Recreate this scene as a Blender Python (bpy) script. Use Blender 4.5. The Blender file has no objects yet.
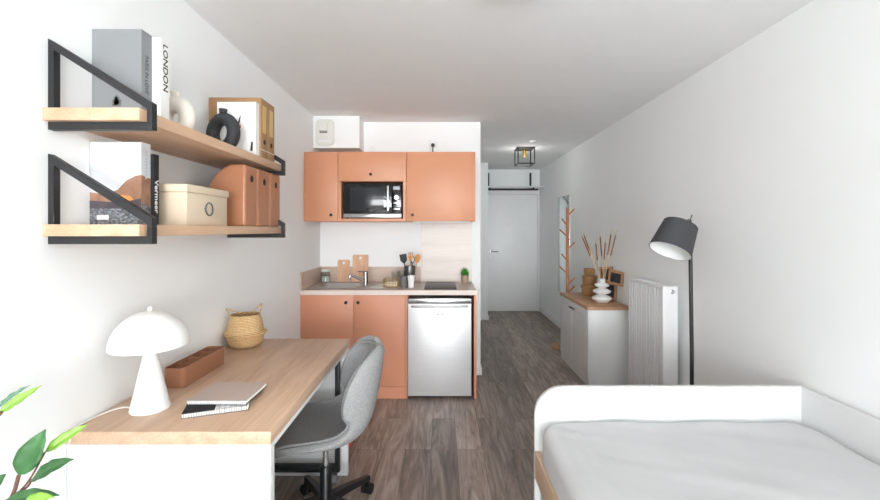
import bpy, bmesh, math, random
from mathutils import Vector, Matrix, noise
random.seed(7)
PI = math.pi
scene = bpy.context.scene
C = scene.collection

# ------------------------------------------------------------------ camera
cam_d = bpy.data.cameras.new('camera')
cam = bpy.data.objects.new('camera', cam_d); C.objects.link(cam)
cam.location = (0, 0, 1.41); cam.rotation_euler = (PI / 2, 0, 0)
cam_d.sensor_width = 36; cam_d.lens = 36 * 420 / 880
cam_d.shift_x = -2 / 880; cam_d.shift_y = -20 / 880
cam_d.clip_start = 0.05
scene.camera = cam
# ------------------------------------------------------------------ light
scene.view_settings.view_transform = 'Standard'
scene.view_settings.look = 'None'
scene.view_settings.gamma = 1
scene.view_settings.exposure = 0.0
scene.cycles.max_bounces = 14
scene.cycles.diffuse_bounces = 10
scene.cycles.glossy_bounces = 5
scene.cycles.transmission_bounces = 8
scene.cycles.sample_clamp_indirect = 6
scene.cycles.use_denoising = True
w = bpy.data.worlds.new('World'); scene.world = w; w.use_nodes = True
w.node_tree.nodes['Background'].inputs[0].default_value = (0.93, 0.96, 1, 1)
w.node_tree.nodes['Background'].inputs[1].default_value = 3.0


def area(name, loc, rot, sx, sy, power, col=(1, 1, 1)):
    l = bpy.data.lights.new(name, 'AREA'); l.shape = 'RECTANGLE'; l.size = sx; l.size_y = sy
    l.energy = power; l.color = col
    o = bpy.data.objects.new(name, l); C.objects.link(o); o.location = loc; o.rotation_euler = rot
    return o


# daylight through the big window behind the camera
area('window_daylight', (0.25, -4.50, 1.2), (PI / 2 + 0.8, 0, 0), 2.7, 2.2, 408, (0.945, 0.98, 1))


# ------------------------------------------------------------------ helpers
def lin(c):
    c = c / 255
    return c / 12.92 if c <= 0.04045 else ((c + 0.055) / 1.055) ** 2.4


def rgb(c): return (lin(c[0]), lin(c[1]), lin(c[2]), 1)


def mat(name, col, rough=0.5, metal=0.0, bump=0, bscale=60, var=0, vscale=8, stretch=(1, 1, 1), spec=0.5,
        trans=0, coat=0, ior=1.45, emit=None):
    m = bpy.data.materials.new(name); m.use_nodes = True
    nt = m.node_tree; N = nt.nodes; L = nt.links; b = N['Principled BSDF']
    b.inputs['Base Color'].default_value = rgb(col); b.inputs['Roughness'].default_value = rough
    b.inputs['Metallic'].default_value = metal; b.inputs['Specular IOR Level'].default_value = spec
    b.inputs['Transmission Weight'].default_value = trans; b.inputs['IOR'].default_value = ior
    b.inputs['Coat Weight'].default_value = coat
    tc = N.new('ShaderNodeTexCoord'); mp = N.new('ShaderNodeMapping'); mp.inputs['Scale'].default_value = stretch
    L.new(tc.outputs['Object'], mp.inputs['Vector'])
    n = N.new('ShaderNodeTexNoise'); n.inputs['Scale'].default_value = vscale; n.inputs['Detail'].default_value = 5
    L.new(mp.outputs[0], n.inputs['Vector'])
    r = N.new('ShaderNodeValToRGB')
    v = max(var, 0.01)
    r.color_ramp.elements[0].position = 0.3; r.color_ramp.elements[1].position = 0.7
    r.color_ramp.elements[0].color = tuple(x * (1 - v) for x in rgb(col)[:3]) + (1,)
    r.color_ramp.elements[1].color = tuple(min(1, x * (1 + v)) for x in rgb(col)[:3]) + (1,)
    L.new(n.outputs['Fac'], r.inputs[0]); L.new(r.outputs[0], b.inputs['Base Color'])
    if bump:
        n2 = N.new('ShaderNodeTexNoise'); n2.inputs['Scale'].default_value = bscale; n2.inputs['Detail'].default_value = 3
        L.new(mp.outputs[0], n2.inputs['Vector'])
        bp = N.new('ShaderNodeBump'); bp.inputs['Strength'].default_value = bump; bp.inputs['Distance'].default_value = 0.004
        L.new(n2.outputs['Fac'], bp.inputs['Height']); L.new(bp.outputs[0], b.inputs['Normal'])
    return m


def wood(name, c1, c2, axis='y', rough=0.45, scale=1.0, fine=1.0):
    m = bpy.data.materials.new(name); m.use_nodes = True
    nt = m.node_tree; N = nt.nodes; L = nt.links; b = N['Principled BSDF']
    b.inputs['Roughness'].default_value = rough
    tc = N.new('ShaderNodeTexCoord'); mp = N.new('ShaderNodeMapping')
    s = [9 * scale] * 3; s['xyz'.index(axis)] = 0.8 * scale
    mp.inputs['Scale'].default_value = s
    L.new(tc.outputs['Object'], mp.inputs['Vector'])
    n = N.new('ShaderNodeTexNoise'); n.inputs['Scale'].default_value = 1.6; n.inputs['Detail'].default_value = 6
    n.inputs['Distortion'].default_value = 0.6
    L.new(mp.outputs[0], n.inputs['Vector'])
    mp2 = N.new('ShaderNodeMapping'); s2 = [70 * fine] * 3; s2['xyz'.index(axis)] = 2.5
    mp2.inputs['Scale'].default_value = s2; L.new(tc.outputs['Object'], mp2.inputs['Vector'])
    n2 = N.new('ShaderNodeTexNoise'); n2.inputs['Scale'].default_value = 2; n2.inputs['Detail'].default_value = 3
    L.new(mp2.outputs[0], n2.inputs['Vector'])
    mx = N.new('ShaderNodeMix'); mx.data_type = 'FLOAT'; mx.inputs['Factor'].default_value = 0.35
    L.new(n.outputs['Fac'], mx.inputs['A']); L.new(n2.outputs['Fac'], mx.inputs['B'])
    r = N.new('ShaderNodeValToRGB')
    r.color_ramp.elements[0].position = 0.36; r.color_ramp.elements[1].position = 0.64
    r.color_ramp.elements[0].color = rgb(c1); r.color_ramp.elements[1].color = rgb(c2)
    L.new(mx.outputs['Result'], r.inputs[0]); L.new(r.outputs[0], b.inputs['Base Color'])
    bp = N.new('ShaderNodeBump'); bp.inputs['Strength'].default_value = 0.12; bp.inputs['Distance'].default_value = 0.002
    L.new(n2.outputs['Fac'], bp.inputs['Height']); L.new(bp.outputs[0], b.inputs['Normal'])
    return m


def floor_mat():
    m = bpy.data.materials.new('floor_planks'); m.use_nodes = True
    nt = m.node_tree; N = nt.nodes; L = nt.links; b = N['Principled BSDF']
    tc = N.new('ShaderNodeTexCoord'); mp = N.new('ShaderNodeMapping'); mp.inputs['Rotation'].default_value = (0, 0, PI / 2)
    mp.inputs['Location'].default_value = (0.3, 0.07, 0)
    L.new(tc.outputs['Object'], mp.inputs['Vector'])
    bk = N.new('ShaderNodeTexBrick'); bk.offset = 0.37; bk.offset_frequency = 2; bk.squash = 1.0
    bk.inputs['Scale'].default_value = 1; bk.inputs['Brick Width'].default_value = 1.2; bk.inputs['Row Height'].default_value = 0.165
    bk.inputs['Mortar Size'].default_value = 0.0012; bk.inputs['Mortar Smooth'].default_value = 0.3
    bk.inputs['Color1'].default_value = (0, 0, 0, 1); bk.inputs['Color2'].default_value = (1, 1, 1, 1)
    bk.inputs['Mortar'].default_value = (0.5, 0.5, 0.5, 1); bk.inputs['Bias'].default_value = 0
    L.new(mp.outputs[0], bk.inputs['Vector'])
    # grain, shifted per plank
    mu = N.new('ShaderNodeVectorMath'); mu.operation = 'MULTIPLY'; mu.inputs[1].default_value = (7, 5, 9)
    L.new(bk.outputs['Color'], mu.inputs[0])
    ad = N.new('ShaderNodeVectorMath'); ad.operation = 'ADD'
    L.new(tc.outputs['Object'], ad.inputs[0]); L.new(mu.outputs[0], ad.inputs[1])
    mg = N.new('ShaderNodeMapping'); mg.inputs['Scale'].default_value = (13, 1.5, 1); L.new(ad.outputs[0], mg.inputs['Vector'])
    n = N.new('ShaderNodeTexNoise'); n.inputs['Scale'].default_value = 1.3; n.inputs['Detail'].default_value = 7; n.inputs['Distortion'].default_value = 1.6
    n.inputs['Roughness'].default_value = 0.62
    L.new(mg.outputs[0], n.inputs['Vector'])
    mf = N.new('ShaderNodeMapping'); mf.inputs['Scale'].default_value = (110, 3, 1); L.new(ad.outputs[0], mf.inputs['Vector'])
    n2 = N.new('ShaderNodeTexNoise'); n2.inputs['Scale'].default_value = 1; n2.inputs['Detail'].default_value = 3
    L.new(mf.outputs[0], n2.inputs['Vector'])
    r = N.new('ShaderNodeValToRGB')
    e = r.color_ramp.elements
    e[0].position = 0.32; e[1].position = 0.70
    e[0].color = rgb(FL[0]); e[1].color = rgb(FL[2])
    x = e.new(0.5); x.color = rgb(FL[1])
    L.new(n.outputs['Fac'], r.inputs[0])
    # plank tone
    hs = N.new('ShaderNodeHueSaturation'); L.new(r.outputs[0], hs.inputs['Color'])
    ma = N.new('ShaderNodeMapRange'); ma.inputs['To Min'].default_value = 0.74; ma.inputs['To Max'].default_value = 1.3
    L.new(bk.outputs['Color'], ma.inputs['Value'])
    m3 = N.new('ShaderNodeMapRange'); m3.inputs['From Min'].default_value = 0.3; m3.inputs['From Max'].default_value = 0.7
    m3.inputs['To Min'].default_value = 0.84; m3.inputs['To Max'].default_value = 1.12
    L.new(n2.outputs['Fac'], m3.inputs['Value'])
    mm = N.new('ShaderNodeMath'); mm.operation = 'MULTIPLY'; L.new(ma.outputs[0], mm.inputs[0]); L.new(m3.outputs[0], mm.inputs[1])
    L.new(mm.outputs[0], hs.inputs['Value'])
    mo = N.new('ShaderNodeMix'); mo.data_type = 'RGBA'; L.new(bk.outputs['Fac'], mo.inputs['Factor'])
    L.new(hs.outputs[0], mo.inputs['A']); mo.inputs['B'].default_value = rgb((62, 54, 50))
    L.new(mo.outputs['Result'], b.inputs['Base Color'])
    b.inputs['Roughness'].default_value = 0.42
    bp = N.new('ShaderNodeBump'); bp.inputs['Strength'].default_value = 0.15; bp.inputs['Distance'].default_value = 0.002
    L.new(n2.outputs['Fac'], bp.inputs['Height']); L.new(bp.outputs[0], b.inputs['Normal'])
    return m


def woven(name, c1, c2, sc=90, axis='z'):
    m = bpy.data.materials.new(name); m.use_nodes = True
    nt = m.node_tree; N = nt.nodes; L = nt.links; b = N['Principled BSDF']; b.inputs['Roughness'].default_value = 0.75
    tc = N.new('ShaderNodeTexCoord')
    wv = N.new('ShaderNodeTexWave'); wv.bands_direction = 'Z'; wv.inputs['Scale'].default_value = sc / 3
    wv.inputs['Distortion'].default_value = 2.5; wv.inputs['Detail Scale'].default_value = 12; wv.inputs['Detail'].default_value = 3
    L.new(tc.outputs['Object'], wv.inputs['Vector'])
    n = N.new('ShaderNodeTexNoise'); n.inputs['Scale'].default_value = sc; L.new(tc.outputs['Object'], n.inputs['Vector'])
    mx = N.new('ShaderNodeMix'); mx.data_type = 'FLOAT'; mx.inputs['Factor'].default_value = 0.5
    L.new(wv.outputs['Fac'], mx.inputs['A']); L.new(n.outputs['Fac'], mx.inputs['B'])
    r = N.new('ShaderNodeValToRGB'); r.color_ramp.elements[0].position = 0.25; r.color_ramp.elements[1].position = 0.7
    r.color_ramp.elements[0].color = rgb(c1); r.color_ramp.elements[1].color = rgb(c2)
    L.new(mx.outputs['Result'], r.inputs[0]); L.new(r.outputs[0], b.inputs['Base Color'])
    bp = N.new('ShaderNodeBump'); bp.inputs['Strength'].default_value = 0.6; bp.inputs['Distance'].default_value = 0.004
    L.new(mx.outputs['Result'], bp.inputs['Height']); L.new(bp.outputs[0], b.inputs['Normal'])
    return m


FL = ((96, 85, 77), (134, 119, 110), (164, 150, 141))
M = dict(
    wall=mat('white_wall_paint', (240, 242, 242), 0.85, bump=0.05, bscale=160, var=0.012, vscale=1.5),
    ceil=mat('white_ceiling_paint', (236, 237, 237), 0.9, bump=0.03, bscale=120),
    trim=mat('white_trim_paint', (236, 236, 236), 0.5),
    door=mat('white_door_lacquer', (240, 241, 241), 0.35),
    floor=floor_mat(),
    orange=mat('terracotta_laminate', (206, 144, 110), 0.42, var=0.04, vscale=3),
    orange2=mat('terracotta_laminate_lower', (208, 144, 114), 0.45, var=0.03, vscale=3),
    oak=wood('light_oak_desk', (184, 151, 125), (206, 176, 150), 'y', 0.42, 1.3),
    oak2=wood('light_oak_shelf', (190, 154, 124), (210, 177, 148), 'y', 0.5, 1.0),
    oakx=wood('dresser_oak', (160, 118, 86), (190, 148, 112), 'y', 0.45, 1.0),
    ply=wood('bed_beech', (206, 176, 146), (224, 198, 170), 'y', 0.5),
    counter=wood('pale_worktop_laminate', (176, 154, 140), (206, 189, 178), 'x', 0.3, 0.8),
    cedge=wood('worktop_edge', (206, 190, 180), (222, 209, 201), 'x', 0.4, 0.8),
    splash=wood('splashback_laminate', (186, 162, 146), (206, 184, 168), 'x', 0.4, 0.7),
    splash2=wood('tall_splash_panel', (206, 194, 184), (222, 212, 204), 'x', 0.35, 0.5),
    board=wood('cutting_board_wood', (196, 150, 118), (222, 180, 146), 'z', 0.5, 2),
    white=mat('white_lacquer', (222, 223, 223), 0.35),
    whitem=mat('matt_white_metal', (230, 230, 229), 0.3),
    black=mat('black_metal', (36, 36, 38), 0.45),
    blackp=mat('black_plastic', (22, 22, 24), 0.35),
    charcoal=mat('charcoal_ceramic', (52, 53, 56), 0.6, bump=0.15, bscale=200),
    glassb=mat('black_glass', (14, 15, 17), 0.06, coat=0.5),
    hob=mat('hob_black_glass', (34, 34, 35), 0.3, spec=0.3),
    steel=mat('brushed_steel', (214, 214, 215), 0.42, 0.45, var=0.03, vscale=4, stretch=(1, 1, 40)),
    steelh=mat('steel_trim', (205, 206, 208), 0.25, 0.9),
    steeld=mat('dark_steel', (112, 112, 114), 0.3, 0.8),
    chrome=mat('chrome', (170, 172, 175), 0.15, 1.0),
    sink=mat('sink_steel', (196, 194, 192), 0.32, 1.0),
    fabric=mat('grey_woven_fabric', (148, 148, 148), 0.95, bump=0.5, bscale=300, var=0.16, vscale=160),
    fabricin=mat('grey_seat_fabric', (150, 150, 151), 0.95, bump=0.5, bscale=300, var=0.16, vscale=160),
    sheet=mat('pale_grey_sheet', (200, 200, 201), 0.9, bump=0.12, bscale=14, var=0.02, vscale=4),
    greybook=mat('grey_book_cloth', (132, 134, 136), 0.8, bump=0.1, bscale=300),
    page=mat('white_paper', (240, 239, 236), 0.8),
    ink=mat('black_ink', (28, 28, 30), 0.7),
    inkg=mat('grey_ink', (78, 79, 82), 0.7),
    inkl=mat('pale_grey_ink', (186, 188, 192), 0.7),
    inkw=mat('white_ink', (232, 232, 232), 0.7),
    red=mat('red_ink', (196, 60, 50), 0.7),
    sky=mat('book_pale_sky', (206, 208, 212), 0.5, var=0.04, vscale=5, stretch=(1, 1, 6)),
    mount=mat('book_orange_mountain', (150, 112, 90), 0.5, var=0.3, vscale=22),
    glow=mat('book_yellow_valley', (226, 156, 84), 0.5, var=0.15, vscale=30),
    dusk=mat('book_dark_ridge', (78, 70, 76), 0.5, var=0.3, vscale=20),
    town=mat('book_town_mosaic', (110, 112, 116), 0.5, var=0.95, vscale=110, stretch=(1, 1, 2)),
    cream=mat('cream_box_card', (212, 195, 171), 0.6, bump=0.05, bscale=200),
    creamv=mat('cream_ceramic', (232, 228, 219), 0.55),
    leather=mat('terracotta_leatherette', (166, 114, 84), 0.34, var=0.05, vscale=4),
    kraft=mat('kraft_card', (160, 124, 88), 0.7, var=0.05, vscale=40),
    kraftl=mat('kraft_label', (205, 178, 118), 0.6),
    bin=mat('brown_copper_tray', (156, 108, 80), 0.42, 0.1),
    binin=mat('brown_tray_inside', (112, 68, 50), 0.6),
    rattan=woven('seagrass_weave', (160, 122, 76), (222, 190, 142), 120),
    rattan2=woven('rattan_weave', (116, 84, 48), (184, 144, 92), 140),
    brass=mat('brass', (206, 160, 70), 0.25, 0.9),
    gold=mat('gold_wire', (196, 172, 118), 0.35, 0.8),
    glass=mat('clear_glass', (240, 246, 246), 0.03, trans=1.0, ior=1.3),
    mint=mat('mint_lid', (216, 226, 220), 0.5),
    greycup=mat('dark_grey_cup', (104, 102, 100), 0.5, var=0.08, vscale=30),
    wspoon=wood('utensil_wood', (190, 116, 44), (222, 156, 76), 'z', 0.5, 3),
    green=mat('succulent_green', (60, 132, 44), 0.5, var=0.25, vscale=60),
    pot=mat('terracotta_beige_pot', (168, 146, 124), 0.7, var=0.1, vscale=40),
    leafd=mat('dark_green_leaf', (54, 102, 54), 0.4, var=0.22, vscale=18),
    leafl=mat('lime_green_leaf', (128, 172, 66), 0.4, var=0.18, vscale=18),
    leafb=mat('bluish_green_leaf', (92, 134, 108), 0.45, var=0.2, vscale=18),
    stem=mat('brown_stem', (104, 70, 56), 0.7, var=0.2, vscale=60),
    rack=mat('coat_rack_beech', (182, 122, 84), 0.5, var=0.1, vscale=20),
    mirror=mat('mirror_silver', (238, 244, 242), 0.13, 1.0),
    shade=mat('charcoal_lampshade', (62, 62, 65), 0.8, bump=0.3, bscale=400),
    photo=mat('dark_photo_print', (44, 46, 52), 0.3, var=0.8, vscale=18),
    cattail=mat('brown_cattail', (138, 92, 64), 0.9, bump=0.6, bscale=300),
    straw=mat('straw_stem', (214, 190, 152), 0.8),
    ivory=mat('ivory_plastic', (226, 225, 219), 0.5),
    binred=mat('orange_red_plastic', (206, 86, 52), 0.45),
    soil=mat('potting_soil', (60, 46, 38), 0.95, bump=0.8, bscale=80),
    rubber=mat('caster_rubber', (30, 30, 32), 0.6),
    greycast=mat('grey_caster', (150, 150, 152), 0.4),
)


class MB:
    def __init__(self): self.bm = bmesh.new()

    def _geo(self, verts, faces):
        vs = [self.bm.verts.new(v) for v in verts]
        for f in faces:
            try: self.bm.faces.new([vs[i] for i in f])
            except ValueError: pass
        return vs

    def box(self, x0, x1, y0, y1, z0, z1, bev=0, seg=2, rot=None, piv=None):
        x0, x1 = min(x0, x1), max(x0, x1); y0, y1 = min(y0, y1), max(y0, y1); z0, z1 = min(z0, z1), max(z0, z1)
        t = bmesh.new()
        vs = [t.verts.new((x, y, z)) for x in (x0, x1) for y in (y0, y1) for z in (z0, z1)]
        for f in ((0, 1, 3, 2), (4, 6, 7, 5), (0, 4, 5, 1), (2, 3, 7, 6), (0, 2, 6, 4), (1, 5, 7, 3)):
            t.faces.new([vs[i] for i in f])
        if bev:
            bmesh.ops.bevel(t, geom=t.edges[:], offset=bev, segments=seg, profile=0.5, affect='EDGES')
        if rot is not None:
            p = Vector(piv) if piv else Vector(((x0 + x1) / 2, (y0 + y1) / 2, (z0 + z1) / 2))
            bmesh.ops.transform(t, matrix=Matrix.Translation(p) @ rot @ Matrix.Translation(-p), verts=t.verts[:])
        self.merge(t); return self

    def merge(self, t):
        me = bpy.data.meshes.new('tmp'); t.to_mesh(me); t.free(); self.bm.from_mesh(me); bpy.data.meshes.remove(me)

    def prism(self, poly, axis, a0, a1, bev=0, seg=3, mtx=None):
        """poly of 2-D points extruded along axis"""
        t = bmesh.new()
        def P(p, a):
            return {'x': (a, p[0], p[1]), 'y': (p[0], a, p[1]), 'z': (p[0], p[1], a)}[axis]
        A = [t.verts.new(P(p, a0)) for p in poly]; B = [t.verts.new(P(p, a1)) for p in poly]
        n = len(poly)
        t.faces.new(A); t.faces.new(B[::-1])
        for i in range(n): t.faces.new((A[i], B[i], B[(i + 1) % n], A[(i + 1) % n]))
        if bev:
            bmesh.ops.bevel(t, geom=[e for e in t.edges if e.verts[0].co[('xyz').index(axis)] == e.verts[1].co[('xyz').index(axis)]],
                            offset=bev, segments=seg, profile=0.5, affect='EDGES')
        if mtx is not None: bmesh.ops.transform(t, matrix=mtx, verts=t.verts[:])
        self.merge(t); return self

    def tube(self, pts, r, n=10, cap=True, r2=None):
        pts = [Vector(p) for p in pts]; m = len(pts)
        rs = r if isinstance(r, (list, tuple)) else ([r] * m if r2 is None else [r + (r2 - r) * i / (m - 1) for i in range(m)])
        d0 = (pts[1] - pts[0]).normalized()
        up = Vector((0, 0, 1)) if abs(d0.z) < 0.9 else Vector((1, 0, 0))
        a = d0.cross(up).normalized(); rings = []
        for i, p in enumerate(pts):
            if i == 0: d = pts[1] - pts[0]
            elif i == m - 1: d = pts[-1] - pts[-2]
            else: d = (pts[i + 1] - pts[i]).normalized() + (pts[i] - pts[i - 1]).normalized()
            d.normalize(); a = (a - d * a.dot(d)).normalized(); b = d.cross(a)
            rings.append([self.bm.verts.new(p + (a * math.cos(2 * PI * k / n) + b * math.sin(2 * PI * k / n)) * rs[i]) for k in range(n)])
        for i in range(m - 1):
            for k in range(n):
                self.bm.faces.new((rings[i][k], rings[i][(k + 1) % n], rings[i + 1][(k + 1) % n], rings[i + 1][k]))
        if cap: self.bm.faces.new(rings[0][::-1]); self.bm.faces.new(rings[-1])
        return self

    def lathe(self, prof, c=(0, 0, 0), n=32, mtx=None, wob=None):
        """prof: list of (r, z); r=0 closes"""
        t = bmesh.new(); rings = []
        for (r, z) in prof:
            if r < 1e-6: rings.append([t.verts.new((0, 0, z))])
            else:
                rings.append([t.verts.new((r * math.cos(2 * PI * k / n), r * math.sin(2 * PI * k / n), z)) for k in range(n)])
        for A, B in zip(rings, rings[1:]):
            for k in range(n):
                a0, a1 = A[k % len(A)], A[(k + 1) % len(A)]; b0, b1 = B[k % len(B)], B[(k + 1) % len(B)]
                f = [a0]
                for v in (a1, b1, b0):
                    if v not in f: f.append(v)
                if len(f) > 2: t.faces.new(f)
        m_ = Matrix.Translation(Vector(c))
        if mtx is not None: m_ = m_ @ mtx
        bmesh.ops.transform(t, matrix=m_, verts=t.verts[:])
        self.merge(t); return self

    def disc(self, c, r, h, n=32, bev=0.0):
        b = bev
        return self.lathe([(0, 0), (r - b, 0), (r, b), (r, h - b), (r - b, h), (0, h)] if b else [(0, 0), (r, 0), (r, h), (0, h)], c, n)

    def torus(self, c, R, r, mtx=None, n=48, k=16, rz=None):
        t = bmesh.new(); g = []
        rz = rz or r
        for i in range(n):
            A = 2 * PI * i / n
            row = []
            for j in range(k):
                B = 2 * PI * j / k
                rr = R + r * math.cos(B)
                row.append(t.verts.new((rr * math.cos(A), rz * math.sin(B), rr * math.sin(A))))
            g.append(row)
        for i in range(n):
            for j in range(k):
                t.faces.new((g[i][j], g[(i + 1) % n][j], g[(i + 1) % n][(j + 1) % k], g[i][(j + 1) % k]))
        m_ = Matrix.Translation(Vector(c))
        if mtx is not None: m_ = m_ @ mtx
        bmesh.ops.transform(t, matrix=m_, verts=t.verts[:])
        self.merge(t); return self

    def ball(self, c, r, sx=1, sy=1, sz=1, mtx=None, u=20, v=12):
        t = bmesh.new(); bmesh.ops.create_uvsphere(t, u_segments=u, v_segments=v, radius=r)
        m_ = Matrix.Translation(Vector(c))
        if mtx is not None: m_ = m_ @ mtx
        bmesh.ops.transform(t, matrix=m_ @ Matrix.Diagonal((sx, sy, sz, 1)), verts=t.verts[:])
        self.merge(t); return self


def root_of(o):
    while o.parent: o = o.parent
    return o


def finish(name, bm, m, smooth=True):
    bmesh.ops.recalc_face_normals(bm, faces=bm.faces[:])
    me = bpy.data.meshes.new(name); bm.to_mesh(me); bm.free()
    if smooth:
        me.shade_smooth(); me.set_sharp_from_angle(angle=math.radians(35))
    me.materials.append(m)
    o = bpy.data.objects.new(name, me); C.objects.link(o)
    return o


def P(name, mb, m, parent, local=False, label=None, smooth=True):
    """a part (or sub-part) under parent; world coordinates unless local"""
    if not local: bmesh.ops.translate(mb.bm, vec=-Vector(root_of(parent).location), verts=mb.bm.verts[:])
    o = finish(name, mb.bm, m, smooth); o.parent = parent
    if label: o['label'] = label
    return o


def tag(o, label, cat, group=None):
    o['label'] = label; o['category'] = cat
    if group: o['group'] = group
    return o


def thing(name, label, cat, loc=(0, 0, 0), rotz=0, group=None):
    o = bpy.data.objects.new(name, None); o.empty_display_size = 0.05; C.objects.link(o)
    o.location = loc; o.rotation_euler = (0, 0, rotz)
    return tag(o, label, cat, group)


def solo(name, mb, m, label, cat, group=None, smooth=True):
    bm = mb.bm
    xs = [v.co.x for v in bm.verts]; ys = [v.co.y for v in bm.verts]; zs = [v.co.z for v in bm.verts]
    L = Vector(((min(xs) + max(xs)) / 2, (min(ys) + max(ys)) / 2, min(zs)))
    bmesh.ops.translate(bm, vec=-L, verts=bm.verts[:])
    o = finish(name, bm, m, smooth); o.location = L
    return tag(o, label, cat, group)


def struct(name, mb, m, parent=None):
    o = finish(name, mb.bm, m); o['kind'] = 'structure'
    if parent: o.parent = parent
    return o


def clone(root):
    r = root.copy(); C.objects.link(r)
    def rec(a, b):
        for ch in list(a.children):
            c = ch.copy(); C.objects.link(c); c.parent = b; rec(ch, c)
    rec(root, r)
    return r


def text_part(name, s, size, m, parent, mtx, ext=0.0004, wide=1.0):
    """mtx places the text's own XY plane in world space"""
    cu = bpy.data.curves.new('t', 'FONT'); cu.body = s; cu.size = size; cu.extrude = ext
    cu.align_x = 'CENTER'; cu.align_y = 'CENTER'; cu.offset = size * 0.012
    o = bpy.data.objects.new('t', cu); C.objects.link(o)
    dg = bpy.context.evaluated_depsgraph_get(); dg.update()
    me = bpy.data.meshes.new_from_object(o.evaluated_get(dg))
    bpy.data.objects.remove(o); bpy.data.curves.remove(cu)
    me.name = name
    me.transform(Matrix.Translation(-Vector(root_of(parent).location)) @ mtx @ Matrix.Diagonal((wide, 1, 1, 1)))
    me.materials.clear(); me.materials.append(m)
    t = bpy.data.objects.new(name, me); C.objects.link(t); t.parent = parent
    return t


def RX(a): return Matrix.Rotation(a, 4, 'X')
def RY(a): return Matrix.Rotation(a, 4, 'Y')
def RZ(a): return Matrix.Rotation(a, 4, 'Z')
def T(x, y, z): return Matrix.Translation((x, y, z))
def frame_mtx(o, ux, uy):
    ux = Vector(ux).normalized(); uy = Vector(uy).normalized(); uz = ux.cross(uy)
    return Matrix(((ux.x, uy.x, uz.x, o[0]), (ux.y, uy.y, uz.y, o[1]), (ux.z, uy.z, uz.z, o[2]), (0, 0, 0, 1)))


# ================================================================== SETTING
WL, WR, YB, YD, ZC = -1.185, 1.70, 4.09, 7.31, 2.46
YN = -4.6
struct('floor', MB().box(WL - .2, WR + .2, YN - .2, YD + .2, -0.1, 0), M['floor'])
struct('ceiling', MB().box(WL - .2, WR + .2, YN - .2, YD + .2, ZC, ZC + .1), M['ceil'])
struct('wall_left', MB().box(WL - .15, WL, YN - .1, YB, 0, ZC), M['wall'])
struct('wall_right', MB().box(WR, WR + .15, YN - .1, YD, 0, ZC), M['wall'])
struct('wall_kitchen', MB().box(WL - .15, 0.375, YB, YD + .1, 0, ZC), M['wall'])
struct('wall_corridor', MB().box(0.375, 0.72, 6.58, YD + .1, 0, ZC), M['wall'])
struct('wall_far', MB().box(0.72, WR + .15, YD, YD + .1, 0, ZC), M['wall'])
mb = MB()
mb.box(WL, -1.05, YN - .1, YN, 0, ZC).box(1.55, WR, YN - .1, YN, 0, ZC).box(-1.05, 1.55, YN - .1, YN, 0, 0.3).box(-1.05, 1.55, YN - .1, YN, 2.3, ZC)
struct('wall_window', mb, M['wall'])
mb = MB()
for x in (-1.05, 0.22, 1.49): mb.box(x, x + .06, YN - .02, YN + .03, 0.3, 2.3)
mb.box(-1.05, 1.55, YN - .02, YN + .03, 0.3, 0.36).box(-1.05, 1.55, YN - .02, YN + .03, 2.24, 2.3)
struct('window_1', mb, M['trim'])
struct('trim_1', MB().box(WL, -0.761, 3.868, YB, 2.165, ZC), M['wall'])
# baseboards
struct('baseboard_right', MB().box(WR - .012, WR, YN, YD, 0, 0.07, 0.002), M['trim'])
struct('baseboard_kitchen', MB().box(0.29, 0.387, YB - .012, YB, 0, 0.07, 0.002).box(0.375, 0.387, YB, 6.57, 0, 0.07, 0.002), M['trim'])
struct('baseboard_corridor', MB().box(0.387, 0.732, 6.568, 6.58, 0, 0.07, 0.002).box(0.72, 0.732, 6.58, YD - .05, 0, 0.07, 0.002), M['trim'])
struct('baseboard_left', MB().box(WL, WL + .012, YN, 1.315, 0, 0.07, 0.002).box(WL, WL + .012, 2.455, 3.50, 0, 0.07, 0.002), M['trim'])
# door
fr = struct('trim_2', MB().box(0.725, 0.785, YD - .04, YD, 0, 2.09).box(1.655, 1.686, YD - .04, YD, 0, 2.09).box(0.785, 1.655, YD - .04, YD, 2.03, 2.09), M['trim'])
dr = struct('door_1', MB().box(0.79, 1.65, YD - .035, YD - .004, 0.006, 2.022, 0.002), M['door'])
mb = MB().disc((0, 0, 0), 0.024, 0.008, 20, 0.002)
bmesh.ops.transform(mb.bm, matrix=T(0.85, YD - .035, 1.04) @ RX(PI / 2), verts=mb.bm.verts[:])
mb.tube([(0.85, YD - .04, 1.04), (0.85, YD - .085, 1.04), (0.865, YD - .09, 1.04), (0.97, YD - .09, 1.04)], 0.009, 10)
t2 = MB().disc((0, 0, 0), 0.024, 0.008, 20, 0.002)
bmesh.ops.transform(t2.bm, matrix=T(0.85, YD - .035, 0.94) @ RX(PI / 2), verts=t2.bm.verts[:]); mb.merge(t2.bm)
o = struct('door_handle', mb, M['chrome'], dr)
mb = MB().disc((0, 0, 0), 0.012, 0.006, 16, 0.002)
bmesh.ops.transform(mb.bm, matrix=T(1.19, YD - .035, 1.48) @ RX(PI / 2), verts=mb.bm.verts[:])
struct('peephole', mb, M['steelh'], dr)

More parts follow.
